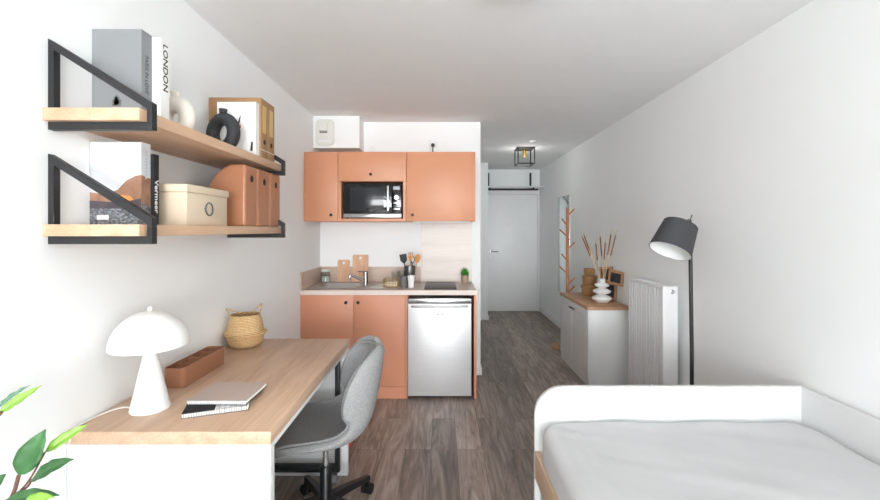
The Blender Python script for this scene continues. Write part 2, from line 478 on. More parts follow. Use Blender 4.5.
# ================================================================== BED
b = thing('daybed', 'white daybed with rounded end panel and pale wood side rail along the right wall', 'bed', (1.05, 1.0, 0))
def end_panel(y0, y1):
    r = 0.135; x0, x1, zt = 0.43, 1.685, 0.684
    poly = [(x0, 0.0)] + [(x0 + r - r * math.cos(a), zt - r + r * math.sin(a)) for a in [PI / 2 * i / 12 for i in range(13)]] + [(x1, zt), (x1, 0.0)]
    return MB().prism(poly, 'y', y0, y1)
P('end_panel', end_panel(1.945, 1.967), M['white'], b)
P('end_panel', end_panel(-.075, -.053), M['white'], b)
P('back_panel', MB().box(1.663, 1.685, -.053, 1.945, 0.02, 0.684, .002), M['white'], b)
P('side_rail', MB().box(0.43, 0.455, -.052, 1.944, 0.262, 0.388, .003), M['ply'], b, label='pale beech side rail')
P('lower_panel', MB().box(0.456, 0.474, -.052, 1.944, 0.02, 0.30, .002), M['white'], b)
P('slat_base', MB().box(0.476, 1.66, -.05, 1.94, 0.33, 0.390), M['ply'], b)

def mattress():
    x0, x1, y0, y1, zt, zb, R, er = 0.441, 1.655, -.03, 1.940, 0.538, 0.392, 0.12, 0.05
    def outline(ins, n=14, m=26):
        pts = []
        r = max(R - ins, 0.02)
        a0, a1, c0, c1 = x0 + ins, x1 - ins, y0 + ins, y1 - ins
        cs = [(a1 - r, c1 - r, 0), (a0 + r, c1 - r, PI / 2), (a0 + r, c0 + r, PI), (a1 - r, c0 + r, 1.5 * PI)]
        for q, (cx, cy, a) in enumerate(cs):
            for i in range(n): pts.append((cx + r * math.cos(a + PI / 2 * i / (n - 1)), cy + r * math.sin(a + PI / 2 * i / (n - 1))))
            nx = cs[(q + 1) % 4]
            e0 = pts[-1]; e1 = (nx[0] + r * math.cos(nx[2]), nx[1] + r * math.sin(nx[2]))
            for i in range(1, m): pts.append((e0[0] + (e1[0] - e0[0]) * i / m, e0[1] + (e1[1] - e0[1]) * i / m))
        return pts
    bm = bmesh.new(); rings = []
    for z in (zb, zb + .03, zb + .06, zt - er): rings.append([bm.verts.new((x, y, z)) for x, y in outline(0)])
    for k in range(1, 7):
        a = PI / 2 * k / 6
        rings.append([bm.verts.new((x, y, zt - er + er * math.sin(a))) for x, y in outline(er * (1 - math.cos(a)))])
    inner = outline(er); cx, cy = (x0 + x1) / 2, (y0 + y1) / 2
    for k in range(1, 30):
        f = 1 - k / 30
        rings.append([bm.verts.new((cx + (x - cx) * f, cy + (y - cy) * f, zt)) for x, y in inner])
    c = bm.verts.new((cx, cy, zt))
    n = len(rings[0])
    for A, B in zip(rings, rings[1:]):
        for i in range(n): bm.faces.new((A[i], A[(i + 1) % n], B[(i + 1) % n], B[i]))
    for i in range(n): bm.faces.new((rings[-1][i], rings[-1][(i + 1) % n], c))
    bm.faces.new(rings[0][::-1])
    for v in bm.verts:
        if v.co.z > zt - er * 1.2:
            p = v.co
            w_ = noise.noise(Vector((p.x * 3.2, p.y * 2.1, 0))) * .006 + noise.noise(Vector((p.x * 5 + p.y * 7, p.y * 3 - p.x * 2, 4))) * .004
            rr = noise.noise(Vector((p.x * 2 + p.y * 4, p.y * 1.5, 9)))
            w_ += max(0, .16 - abs(rr)) * .065 * (0.5 + 0.5 * noise.noise(Vector((p.x * 1.3, p.y * 1.3, 3))))
            v.co.z += w_
    m = MB(); m.bm.free(); m.bm = bm
    return m
mo = mattress()
solo('mattress', mo, M['sheet'], 'mattress in a slightly wrinkled pale grey fitted sheet on the daybed', 'mattress')

# ================================================================== DESK
DZ = 0.776
d = thing('desk', 'long desk with light oak top and white side panels along the left wall', 'desk', (-0.864, 1.89, 0))
P('desk_top', MB().box(-1.183, -0.539, 1.32, 2.45, DZ - .042, DZ, .0015), M['oak'], d)
P('side_panel', MB().box(-1.181, -0.542, 1.324, 1.360, 0, DZ - .0425, .001), M['white'], d)
P('side_panel', MB().box(-1.181, -0.542, 2.41, 2.446, 0, DZ - .0425, .001), M['white'], d)
P('apron', MB().box(-0.565, -0.542, 1.361, 2.409, DZ - .062, DZ - .0425, .001), M['white'], d)
P('back_rail', MB().box(-1.181, -1.163, 1.361, 2.409, 0.38, DZ - .043, .001), M['white'], d)

# rolling frame parked under the desk
t = thing('rolling_frame', 'black metal frame on small casters tucked under the far end of the desk', 'trolley', (-.85, 2.345, 0))
P('frame', MB().box(-.595, -.57, 2.332, 2.357, .062, .70, .002).box(-1.14, -1.115, 2.332, 2.357, .062, .70, .002)
  .box(-1.115, -.595, 2.332, 2.357, .675, .70, .002).box(-1.115, -.595, 2.332, 2.357, .062, .082, .002).box(-1.115, -.595, 2.332, 2.357, .092, .104, .002), M['black'], t)
for x in (-.60, -1.12):
    c = P('caster', MB().tube([(x - .011, 2.345, .022), (x + .011, 2.345, .022)], .022, 20), M['greycast'], t)
    P('caster_fork', MB().box(x - .016, x + .016, 2.34, 2.35, .046, .061).box(x - .016, x - .013, 2.338, 2.352, .018, .05).box(x + .013, x + .016, 2.338, 2.352, .018, .05), M['steeld'], c)
mb = MB().lathe([(0, .005), (.085, .005), (.088, 0), (.095, .008), (.108, .26), (.104, .262), (.092, .02), (0, .018)], (-.682, 2.75, 0), 40)
solo('waste_bin', mb, M['binred'], 'small orange-red bin on the floor behind the far end of the desk', 'bin')

# ================================================================== CHAIR
ch = thing('swivel_chair', 'grey upholstered swivel chair on a black five-star base, pushed to the desk', 'chair', (-.562, 2.03, 0))
YAW = math.radians(180 + 14)
mbb = MB().lathe([(0, .085), (.03, .085), (.034, .10), (.030, .125), (.0275, .13), (.0275, .27), (.024, .275), (.0, .275)], n=24)
P('column', mbb, M['blackp'], ch, True)
P('gas_lift', MB().lathe([(0, .26), (.014, .26), (.014, .405), (0, .405)], n=20), M['steelh'], ch, True)
mb = MB().box(-.10, .10, -.075, .075, .402, .416, .004).box(-.05, .05, -.035, .035, .39, .403, .003)
bmesh.ops.rotate(mb.bm, matrix=Matrix.Rotation(YAW, 3, 'Z'), verts=mb.bm.verts[:])
P('seat_plate', mb, M['blackp'], ch, True)
for k in range(5):
    a = math.radians(54 + 72 * k); R = .275
    u = Vector((math.cos(a), math.sin(a), 0)); s = Vector((-u.y, u.x, 0))
    bm = MB(); rr = [(0.02, .125, .085, .026), (.12, .118, .085, .021), (R - .01, .094, .070, .015), (R + .012, .090, .068, .012)]
    rings = []
    for (q, zt, zb, hw) in rr:
        rings.append([bm.bm.verts.new(u * q + s * sx * hw + Vector((0, 0, z))) for sx, z in ((-1, zb), (1, zb), (.75, zt), (-.75, zt))])
    for A, B in zip(rings, rings[1:]):
        for i in range(4): bm.bm.faces.new((A[i], A[(i + 1) % 4], B[(i + 1) % 4], B[i]))
    bm.bm.faces.new(rings[0]); bm.bm.faces.new(rings[-1][::-1])
    arm = P('base_arm', bm, M['blackp'], ch, True)
    c = u * R
    wd = Vector((math.cos(a + 1.9), math.sin(a + 1.9), 0))
    w_ = MB().tube([c + Vector((0, 0, .027)) - wd * .026, c + Vector((0, 0, .027)) - wd * .007], .027, 22)
    w_.tube([c + Vector((0, 0, .027)) + wd * .007, c + Vector((0, 0, .027)) + wd * .026], .027, 22)
    cs = P('caster', w_, M['rubber'], arm, True)
    P('caster_stem', MB().tube([c + Vector((0, 0, .03)), c + Vector((0, 0, .075))], .0075, 10).tube([c + Vector((0, 0, .045)) - wd * .008, c + Vector((0, 0, .045)) + wd * .008], .018, 16), M['blackp'], cs, True)

def shell():
    # forward +x ; profile (x, z, half width, curl)
    key = [(.235, .425, .165, .000), (.225, .455, .195, .006), (.16, .470, .215, .016), (.06, .464, .228, .030), (-.04, .456, .232, .050),
           (-.115, .464, .230, .080), (-.17, .495, .226, .112), (-.200, .55, .222, .138), (-.216, .61, .218, .150), (-.228, .67, .214, .146),
           (-.236, .72, .210, .134), (-.242, .76, .204, .118), (-.246, .79, .190, .096), (-.249, .812, .162, .068), (-.251, .826, .120, .040), (-.252, .833, .070, .014)]
    bm = bmesh.new(); g = []; nv = 18
    # resample
    ks = []
    for i in range(len(key) - 1):
        for s in (0, .5):
            ks.append(tuple(key[i][j] * (1 - s) + key[i + 1][j] * s for j in range(4)))
    ks.append(key[-1])
    for i, (x, z, hw, cu) in enumerate(ks):
        a = ks[max(i - 1, 0)]; c = ks[min(i + 1, len(ks) - 1)]
        tx, tz = c[0] - a[0], c[1] - a[1]; L = math.hypot(tx, tz); tx /= L; tz /= L
        nx, nz = tz, -tx            # towards the sitter (up over seat, forward at the back)
        if i < 3: nx, nz = nx * .2, 1
        row = []
        for j in range(nv + 1):
            v = -1 + 2 * j / nv
            k = abs(v) ** 2.3 * cu
            row.append(bm.verts.new((x + nx * k, math.sin(v * PI / 2 * .97) * hw * 1.0, z + nz * k)))
        g.append(row)
    for i in range(len(g) - 1):
        for j in range(nv): bm.faces.new((g[i][j], g[i][j + 1], g[i + 1][j + 1], g[i + 1][j]))
    bmesh.ops.recalc_face_normals(bm, faces=bm.faces[:])
    # make normals point to sitter
    mid = bm.faces[nv * 8 + nv // 2]
    if mid.normal.z < 0: bmesh.ops.reverse_faces(bm, faces=bm.faces[:])
    return bm
def skin(bm_src, off0, off1):
    """closed skin between two offsets along vertex normals"""
    bm = bm_src.copy(); bm.normal_update(); n = [v.normal.copy() for v in bm.verts]
    for v, q in zip(bm.verts, n): v.co += q * off0
    geo = bmesh.ops.duplicate(bm, geom=bm.verts[:] + bm.edges[:] + bm.faces[:])
    mp = geo['vert_map']; bm.verts.ensure_lookup_table()
    half = len(n)
    vs = bm.verts[:]
    for i in range(half): vs[half + i].co = vs[i].co + n[i] * (off1 - off0)
    be = [e for e in bm.edges if len(e.link_faces) == 1 and e.verts[0].index < half and e.verts[1].index < half]
    bm.verts.index_update()
    idx = {v: i for i, v in enumerate(vs)}
    be = [e for e in bm.edges if len(e.link_faces) == 1 and idx[e.verts[0]] < half and idx[e.verts[1]] < half]
    for e in be:
        a, b_ = idx[e.verts[0]], idx[e.verts[1]]
        bm.faces.new((vs[a], vs[b_], vs[half + b_], vs[half + a]))
    m = MB(); m.bm.free(); m.bm = bm
    return m
sb = shell()
for nm, o0, o1, m_, lb in (('seat_shell', -.030, -.001, M['fabric'], 'light grey woven outer shell'), ('seat_pad', 0.0, .012, M['fabricin'], 'darker grey inner seat and backrest upholstery')):
    k = skin(sb, o0, o1)
    bmesh.ops.rotate(k.bm, matrix=Matrix.Rotation(YAW, 3, 'Z'), verts=k.bm.verts[:])
    o = P(nm, k, m_, ch, True, label=lb)
    md = o.modifiers.new('sub', 'SUBSURF'); md.levels = 1; md.render_levels = 1
sb.free()

# ================================================================== KITCHEN base
OR, OR2 = M['orange'], M['orange2']
def knob(x, y, z, parent):
    mb = MB().lathe([(0, 0), (.006, 0), (.006, .012), (.013, .016), (.013, .024), (.010, .027), (0, .027)], n=20, mtx=None)
    bmesh.ops.transform(mb.bm, matrix=T(x, y, z) @ RX(PI / 2), verts=mb.bm.verts[:])
    P('knob', mb, M['blackp'], parent)
YF = 3.51
c = thing('base_cabinet', 'terracotta base cabinet with two doors under the sink', 'cabinet', (-.74, 3.8, 0))
mb = MB().box(-1.183, -1.165, 3.53, 4.08, .10, .868).box(-.327, -.309, 3.53, 4.08, .10, .868).box(-1.165, -.327, 3.53, 4.08, .10, .118).box(-1.165, -.327, 4.065, 4.08, .118, .868)
P('body', mb, OR2, c)
P('plinth', MB().box(-1.183, -.309, 3.513, 3.53, 0, .098), OR2, c)
P('filler_strip', MB().box(-.308, -.290, 3.512, 4.08, 0, .868, .001), OR2, c)
for x0, x1, kx in ((-1.183, -.7395, -.80), (-.7365, -.310, -.698)):
    dd = P('door', MB().box(x0, x1, YF, YF + .019, .102, .866, .0015), OR2, c)
    knob(kx, YF, .806, dd)
solo('end_panel', MB().box(.268, .287, 3.505, 4.08, 0, .868, .001), OR2, 'narrow terracotta end panel standing right of the fridge', 'panel')
wt = thing('worktop', 'pale wood-effect kitchen worktop with a cut-out for the sink', 'worktop', (-.45, 3.79, .87))
bx0, bx1, by0, by1 = -1.125, -.725, 3.61, 3.99
mb = MB().box(-1.184, bx0, 3.492, 4.088, .870, .908).box(bx1, .288, 3.492, 4.088, .870, .908).box(bx0, bx1, 3.492, by0, .870, .908).box(bx0, bx1, by1, 4.088, .870, .908)
P('top_slab', mb, M['counter'], wt)
P('front_edge', MB().box(-1.184, .289, 3.488, 3.4915, .869, .9085), M['cedge'], wt, label='pale front edge strip')
s = thing('splashback', 'low wood-effect splashback running behind the sink and up the left wall', 'splashback', (-.7, 4.07, .91))
P('back_strip', MB().box(-1.171, -.204, 4.077, 4.089, .9095, 1.054), M['splash'], s)
P('side_strip', MB().box(-1.184, -1.172, 3.493, 4.089, .9095, 1.054), M['splash'], s)
solo('splash_panel', MB().box(-.203, .29, 4.078, 4.089, .9095, 1.483), M['splash2'], 'tall pale wood-effect panel on the wall behind the hob', 'splashback')

# sink
sk = thing('sink', 'stainless steel sink with single bowl and drainer set in the worktop', 'sink', (-.9, 3.8, .9085))
def rrect(x0, x1, y0, y1, r, n=6):
    pts = []
    for cx, cy, a in ((x1 - r, y1 - r, 0), (x0 + r, y1 - r, PI / 2), (x0 + r, y0 + r, PI), (x1 - r, y0 + r, 1.5 * PI)):
        for i in range(n + 1): pts.append((cx + r * math.cos(a + PI / 2 * i / n), cy + r * math.sin(a + PI / 2 * i / n)))
    return pts
bm = MB(); rings = []
for ins, z in ((-.018, .9092), (-.016, .9115), (0.004, .9115), (.008, .906), (.02, .80), (.05, .775), (.10, .77)):
    rings.append([bm.bm.verts.new((x, y, z)) for x, y in rrect(bx0 + ins, bx1 - ins, by0 + ins, by1 - ins, max(.06 - ins * .3, .02))])
for A, B in zip(rings, rings[1:]):
    n = len(A)
    for i in range(n): bm.bm.faces.new((A[i], A[(i + 1) % n], B[(i + 1) % n], B[i]))
bm.bm.faces.new(rings[-1])
bw = P('bowl', bm, M['sink'], sk)
P('drain', MB().disc((-.9075, 3.805, .7702), .035, .004, 24, .001), M['steeld'], bw)
mb = MB().box(bx1 + .020, -.49, 3.61, 4.0, .9092, .9115, .001)
for i in range(6): mb.box(-.665 + i * .028, -.655 + i * .028, 3.66, 3.95, .9112, .9145, .001)
P('drainer', mb, M['sink'], sk)
fc = thing('faucet', 'chrome mixer tap standing on the sink rim in front of the taller cutting board', 'faucet', (-.68, 3.74, .9118))
P('body', MB().lathe([(0, 0), (.026, 0), (.026, .006), (.020, .010), (.019, .10), (.0215, .102), (.0215, .128), (.016, .134), (0, .134)], (-.68, 3.74, .9120), 24), M['chrome'], fc)
P('spout', MB().tube([(-.69, 3.735, .955), (-.74, 3.71, .983), (-.79, 3.69, 1.012), (-.802, 3.686, 1.014), (-.808, 3.683, 1.004), (-.808, 3.683, .975)], [.013, .012, .011, .011, .011, .010], 14), M['chrome'], fc)
P('lever', MB().tube([(-.69, 3.74, 1.036), (-.72, 3.735, 1.040), (-.75, 3.73, 1.041)], [.007, .006, .005], 10), M['chrome'], fc)

# worktop things
def cutting_board(x0, x1, h, label, y):
    r = .012; w_ = x1 - x0
    t = thing('cutting_board', label, 'cutting board', ((x0 + x1) / 2, y, .9095), 0, 'cutting boards against the splashback')
    poly = rrect(-w_ / 2, w_ / 2, 0, h, r, 4)
    tilt = T(0, 0, 0.0012) @ RX(math.radians(-8))
    mb = MB().prism(poly, 'y', 0, .014, mtx=tilt)
    P('board', mb, M['board'], t, True)
    mb = MB().disc((0, 0, 0), .011, .0012, 18)
    bmesh.ops.transform(mb.bm, matrix=tilt @ T(0, -.0004, h - .03) @ RX(PI / 2), verts=mb.bm.verts[:])
    P('hanging_hole', mb, M['page'], t, True, label='pale hanging hole')
cutting_board(-1.010, -.894, .212, 'shorter pale wooden cutting board leaning on the splashback left of the tap', 4.04)
cutting_board(-.864, -.714, .262, 'taller pale wooden cutting board leaning on the splashback behind the tap', 4.035)
j = thing('storage_jar', 'clear glass jar with a pale lid in the corner behind the sink', 'jar', (-1.115, 4.02, .9125))
P('glass_body', MB().lathe([(0, 0), (.040, 0), (.043, .004), (.043, .085), (.036, .098), (.033, .098), (.039, .083), (.039, .008), (0, .006)], (-1.115, 4.02, .9125), 28), M['glass'], j)
P('contents', MB().disc((-1.115, 4.02, .9195), .037, .045, 24), M['creamv'], j)
P('lid', MB().disc((-1.115, 4.02, 1.0125), .039, .016, 28, .003), M['mint'], j)

wb = thing('wire_tray', 'small gold wire tray on the worktop between drainer and cups', 'tray', (-.44, 3.72, .909))
mb = MB()
X0, X1, Y0, Y1 = -.508, -.375, 3.64, 3.79
for z in (.913, .945, .98):
    mb.tube([(X0, Y0, z), (X1, Y0, z), (X1, Y1, z), (X0, Y1, z), (X0, Y0, z)], .0028, 6)
for i in range(6):
    x = X0 + (X1 - X0) * i / 5
    mb.tube([(x, Y0, .98), (x, Y0, .913), (x, Y1, .913), (x, Y1, .98)], .0018, 5)
for i in range(6):
    y = Y0 + (Y1 - Y0) * i / 5
    mb.tube([(X0, y, .98), (X0, y, .913), (X1, y, .913), (X1, y, .98)], .0018, 5)
P('wire_frame', mb, M['gold'], wb)
solo('folded_cloth', MB().box(-.495, -.39, 3.66, 3.77, .9165, .958, .006), M['cream'], 'folded cream cloth lying in the gold wire tray', 'cloth')

def cup(name, x, y, z0, h, r0, r1, m_, label, cat, group=None, n=28, rel=.003):
    mb = MB().lathe([(0, 0), (r0 - .003, 0), (r0, .003), (r1, h), (r1 - rel, h), (r0 - rel, .008), (0, .006)], (x, y, z0), n)
    return solo(name, mb, m_, label, cat, group)
cup('cup', -.334, 3.66, .9095, .098, .030, .036, M['greycup'], 'dark grey tapered cup on the worktop in front of the utensil holder', 'cup', 'cups in front of the utensil holder')
cup('cup', -.268, 3.65, .9095, .105, .025, .033, M['whitem'], 'tall white cup beside the dark grey cup on the worktop', 'cup', 'cups in front of the utensil holder')
cup('drinking_glass', -.43, 3.86, .9095, .12, .026, .033, M['glass'], 'clear drinking glass standing behind the gold wire tray', 'glass', 'clear glasses on the worktop', rel=.002)
cup('drinking_glass', -.362, 3.83, .9095, .13, .026, .033, M['glass'], 'clear drinking glass standing behind the dark grey cup', 'glass', 'clear glasses on the worktop', rel=.002)
cup('utensil_holder', -.303, 3.93, .9095, .165, .050, .052, M['steeld'], 'round dark steel utensil holder behind the cups', 'holder')
def utensil(name, base, tip, headw, headl, m_, label, kind):
    base = Vector(base); tip = Vector(tip); dv = (tip - base); L = dv.length; dv.normalize()
    side = Vector((1, 0, 0)); side = (side - dv * side.dot(dv)).normalized(); nn = side.cross(dv)
    t = thing(name, label, 'utensil', base, 0, 'utensils in the steel holder')
    mt = Matrix(((side.x, dv.x, nn.x, 0), (side.y, dv.y, nn.y, 0), (side.z, dv.z, nn.z, 0), (0, 0, 0, 1)))
    P('handle', MB().tube([(0, 0, 0), dv * (L - headl * .8)], .005, 8), m_ if kind != 'spat' else M['blackp'], t, True)
    if kind == 'spoon':
        mb = MB().ball((0, L - headl / 2, 0), 1, headw / 2, headl / 2, .006)
    elif kind == 'fork':
        mb = MB()
        hw = headw / 2
        mb.prism([(-.006, L - headl), (.006, L - headl), (hw, L - headl * .5), (hw, L - headl * .42), (-hw, L - headl * .42), (-hw, L - headl * .5)], 'z', -.003, .003)
        for q in (-1, 0, 1): mb.prism([(q * hw * .72 - hw * .2, L - headl * .43), (q * hw * .72 + hw * .2, L - headl * .43), (q * hw * .72 + hw * .16, L), (q * hw * .72 - hw * .16, L)], 'z', -.003, .003)
    else:
        mb = MB(); hw = headw / 2
        mb.prism([(-.008, L - headl), (.008, L - headl), (hw, L - headl * .7), (hw * 1.05, L), (-hw * 1.05, L), (-hw, L - headl * .7)], 'z', -.003, .003)
    bmesh.ops.transform(mb.bm, matrix=mt, verts=mb.bm.verts[:])
    P('head', mb, m_, t, True)
zb = .920
utensil('spatula', (-.320, 3.915, zb), (-.365, 3.91, 1.185), .062, .085, M['charcoal'], 'dark grey spatula leaning left in the steel utensil holder', 'spat')
utensil('wooden_fork', (-.303, 3.915, zb), (-.290, 3.92, 1.205), .046, .09, M['wspoon'], 'orange-brown wooden fork standing upright in the utensil holder', 'fork')
utensil('wooden_spoon', (-.275, 3.945, zb), (-.222, 3.95, 1.185), .052, .085, M['wspoon'], 'orange-brown wooden spoon leaning right in the utensil holder', 'spoon')
utensil('serving_spoon', (-.30, 3.965, zb), (-.275, 3.968, 1.16), .04, .07, M['steeld'], 'dark metal spoon between the wooden fork and the wooden spoon', 'spoon')

hb = thing('hob', 'black glass electric hob set on the worktop', 'hob', (-.01, 3.79, .9085))
P('glass_plate', MB().box(-.152, .125, 3.535, 4.045, .9088, .9135, .0015), M['hob'], hb)
for (x, y, r) in ((-.013, 3.68, .072), (-.013, 3.90, .09)):
    mb = MB().lathe([(r, .9137), (r, .9141), (r - .004, .9141), (r - .004, .9137), (r, .9137)], (x, y, 0), 40)
    P('cooking_zone', mb, M['inkg'], hb)
pl = thing('potted_succulent', 'small green succulent in a beige pot at the right end of the worktop', 'potted plant', (.217, 3.97, .909))
P('pot', MB().lathe([(0, 0), (.031, 0), (.036, .075), (.033, .075), (.030, .065), (0, .065)], (.217, 3.97, .909), 24), M['pot'], pl)
mb = MB()
for i in range(26):
    a = i * 2.4; e = .25 + 1.2 * (i / 26); r_ = .05 * (0.6 + .4 * random.random())
    d_ = Vector((math.cos(a) * math.cos(e), math.sin(a) * math.cos(e), math.sin(e)))
    p0 = Vector((.217, 3.97, .975)) + Vector((0, 0, .012 * i / 26)); L_ = .045 + .03 * i / 26
    mb.tube([p0, p0 + d_ * L_ * .5, p0 + d_ * L_], [.006, .008, .001], 6)
P('foliage', mb, M['green'], pl)

# fridge
f = thing('mini_fridge', 'silver under-counter fridge below the hob end of the worktop', 'fridge', (-.02, 3.78, 0))
P('body', MB().box(-.283, .243, 3.545, 4.06, .03, .80, .004), M['steeld'], f)
P('top_cover', MB().box(-.285, .245, 3.497, 4.06, .801, .838, .003), M['steelh'], f)
dd = P('door', MB().box(-.285, .245, 3.490, 3.543, .028, .798, .006, 3), M['steel'], f)
P('handle', MB().tube([(-.255, 3.486, .776), (-.15, 3.474, .776), (.11, 3.474, .776), (.215, 3.486, .776)], .009, 10), M['steelh'], dd)
mb = MB()
for x in (-.047, -.008):
    for q in range(3): mb.box(x + q * .0085, x + q * .0085 + .006, 3.4885, 3.4902, .700 + .003 * (q % 2), .713 + .004 * (q % 2))
P('emblem', mb, M['inkg'], dd, label='small grey maker mark')
for x, y in ((-.25, 3.58), (.21, 3.58), (-.25, 4.03), (.21, 4.03)): P('foot', MB().disc((x, y, 0), .016, .031, 14), M['blackp'], f)

# ================================================================== wall cabinets
YU = 3.59; Z0, Z1 = 1.485, 2.078
def cab_body(x0, x1, zb=Z0, niche=None):
    mb = MB(); t_ = .016
    mb.box(x0, x0 + t_, YU + .02, YB - .002, zb, Z1).box(x1 - t_, x1, YU + .02, YB - .002, zb, Z1)
    mb.box(x0 + t_, x1 - t_, YU + .02, YB - .002, zb, zb + t_).box(x0 + t_, x1 - t_, YU + .02, YB - .002, Z1 - t_, Z1)
    mb.box(x0 + t_, x1 - t_, YB - .02, YB - .004, zb + t_, Z1 - t_)
    return mb
G = 'terracotta wall cabinets'
c = thing('wall_cabinet', 'narrow terracotta wall cabinet at the left wall beside the microwave', 'cabinet', (-1.035, 3.84, Z0), 0, G)
P('body', cab_body(-1.181, -.8905), OR, c)
dd = P('door', MB().box(-1.181, -.892, YU, YU + .019, Z0, Z1, .0015), OR, c); knob(-.945, YU, 1.538, dd)
c = thing('wall_cabinet', 'middle terracotta wall cabinet with a flap door above the microwave niche', 'cabinet', (-.6, 3.84, Z0), 0, G)
mb = MB().box(-.8885, -.862, YU + .002, YB - .002, Z0, 1.823).box(-.8885, -.872, YU + .02, YB - .002, 1.823, Z1)
mb.box(-.333, -.3065, YU + .002, YB - .002, Z0, 1.823).box(-.322, -.3065, YU + .02, YB - .002, 1.823, Z1)
mb.box(-.862, -.333, YU + .002, YB - .002, Z0, 1.508).box(-.872, -.322, YU + .02, YB - .002, 1.826, 1.842).box(-.872, -.322, YU + .02, YB - .002, Z1 - .016, Z1)
mb.box(-.862, -.333, YB - .02, YB - .004, 1.508, 1.826)
P('body', mb, OR, c)
dd = P('door', MB().box(-.8885, -.3065, YU, YU + .019, 1.826, Z1, .0015), OR, c); knob(-.607, YU, 1.884, dd)
c = thing('wall_cabinet', 'wide terracotta wall cabinet over the hob with one door', 'cabinet', (-.01, 3.84, Z0), 0, G)
P('body', cab_body(-.3045, .2855), OR, c)
dd = P('door', MB().box(-.303, .2855, YU, YU + .019, Z0, Z1, .0015), OR, c); knob(-.252, YU, 1.538, dd)
P('hood_strip', MB().box(-.25, .24, YU + .03, 3.95, Z0 - .012, Z0 - .001, .001), M['white'], c, label='thin white hood strip under the cabinet')
# microwave
m = thing('microwave', 'black and silver microwave oven in the wall cabinet niche', 'microwave', (-.6, 3.8, 1.509))
P('body', MB().box(-.846, -.349, 3.62, 4.02, 1.516, 1.806, .003), M['blackp'], m)
for x in (-.82, -.375):
    for y in (3.66, 3.98): P('foot', MB().disc((x, y, 1.5085), .012, .008, 12), M['blackp'], m)
dd = P('door', MB().box(-.846, -.432, 3.604, 3.619, 1.552, 1.806, .002), M['glassb'], m)
P('window', MB().box(-.79, -.50, 3.6025, 3.605, 1.585, 1.775, .001), mat('microwave_window', (46, 48, 52), .12), dd)
P('handle', MB().tube([(-.462, 3.603, 1.572), (-.462, 3.582, 1.58), (-.462, 3.578, 1.68), (-.462, 3.582, 1.78), (-.462, 3.603, 1.788)], .0095, 10), M['steelh'], dd)
cp = P('control_panel', MB().box(-.430, -.349, 3.604, 3.619, 1.552, 1.806, .002), M['glassb'], m)
P('display', MB().box(-.418, -.362, 3.6025, 3.605, 1.755, 1.785), M['steeld'], cp)
k = MB().lathe([(0, 0), (.021, 0), (.019, .018), (0, .019)], n=24); bmesh.ops.transform(k.bm, matrix=T(-.390, 3.604, 1.69) @ RX(PI / 2), verts=k.bm.verts[:])
P('dial', k, M['steelh'], cp)
for i in range(3): P('button', MB().box(-.418, -.362, 3.6015, 3.605, 1.635 - i * .026, 1.649 - i * .026, .001), M['steeld'] if i == 1 else M['steelh'], cp)
P('trim_strip', MB().box(-.846, -.349, 3.603, 3.619, 1.517, 1.550, .002), M['steelh'], m, label='silver strip along the bottom')

# ventilation outlet on boxing
v = thing('air_vent', 'ivory rounded ventilation unit on the white boxing in the kitchen corner', 'vent', (-1.075, 3.866, 2.19))
P('cover', MB().prism(rrect(-1.158, -.992, 2.19, 2.425, .035), 'y', 3.845, 3.867, bev=.006), M['ivory'], v)
P('hood', MB().box(-1.125, -1.045, 3.825, 3.844, 2.315, 2.39, .006), M['ivory'], v)
P('slot', MB().box(-1.12, -1.05, 3.8435, 3.8448, 2.300, 2.312), M['steeld'], v)
P('button', MB().box(-1.135, -1.02, 3.842, 3.8445, 2.215, 2.23), M['trim'], v)
k = MB().disc((0, 0, 0), .032, .006, 28, .002); bmesh.ops.transform(k.bm, matrix=T(-.68, YB, 2.2) @ RX(PI / 2), verts=k.bm.verts[:])
solo('junction_cover', k, M['trim'], 'round white blanking plate on the kitchen wall above the middle cabinet', 'cover plate')
s = thing('wall_socket', 'white wall socket above the wide terracotta cabinet', 'socket', (-.088, YB, 2.19))
P('plate', MB().box(-.128, -.048, YB - .009, YB - .0005, 2.20, 2.28, .003), M['trim'], s)
pg = thing('power_plug', 'black plug and cord in the socket above the wide wall cabinet', 'plug', (-.088, 4.07, 2.08))
k = MB().lathe([(0, 0), (.019, 0), (.019, .02), (.012, .034), (0, .036)], n=18); bmesh.ops.transform(k.bm, matrix=T(-.088, YB - .0095, 2.232) @ RX(PI / 2), verts=k.bm.verts[:])
P('plug_head', k, M['blackp'], pg)
P('cord', MB().tube([(-.088, YB - .035, 2.225), (-.088, YB - .035, 2.17), (-.088, YB - .02, 2.13), (-.088, YB - .014, 2.08)], .005, 8), M['blackp'], pg)

# ================================================================== SHELVES on the left wall
SX = -.897
def shelf(z1, th, name_label, items):
    s = thing('wall_shelf', name_label, 'shelf', (-1.04, 1.8, z1 - th), 0, 'oak shelves on the left wall')
    P('board', MB().box(WL + .001, SX, 1.244, 2.362, z1 - th, z1, .001), M['oak2'], s)
    for y in (1.262, 2.315):
        zb = z1 - th - .024
        w_ = .022
        mb = MB()
        mb.box(WL + .001, WL + .018, y, y + w_, zb, z1 - th - .0005).box(WL + .001, WL + .018, y, y + w_, z1 + .0005, z1 + .1783)
        mb.box(WL + .018, -.871, y, y + w_, zb, z1 - th - .0005)
        mb.box(-.8865, -.871, y, y + w_, z1 - th - .0004, z1 - .0062)
        # diagonal
        mb.prism([(-1.184, z1 + .213), (-1.184, z1 + .1785), (-1.167, z1 + .1785), (-.8865, z1 + .0015), (-.8865, z1 - .006), (-.871, z1 - .006), (-.871, z1 + .020)], 'y', y, y + w_)
        P('bracket', mb, M['black'], s)
    return s
shelf(1.773, .037, 'upper light oak wall shelf on black brackets', None)
shelf(1.4266, .035, 'lower light oak wall shelf on black brackets', None)
ZU, ZL = 1.7735, 1.4271

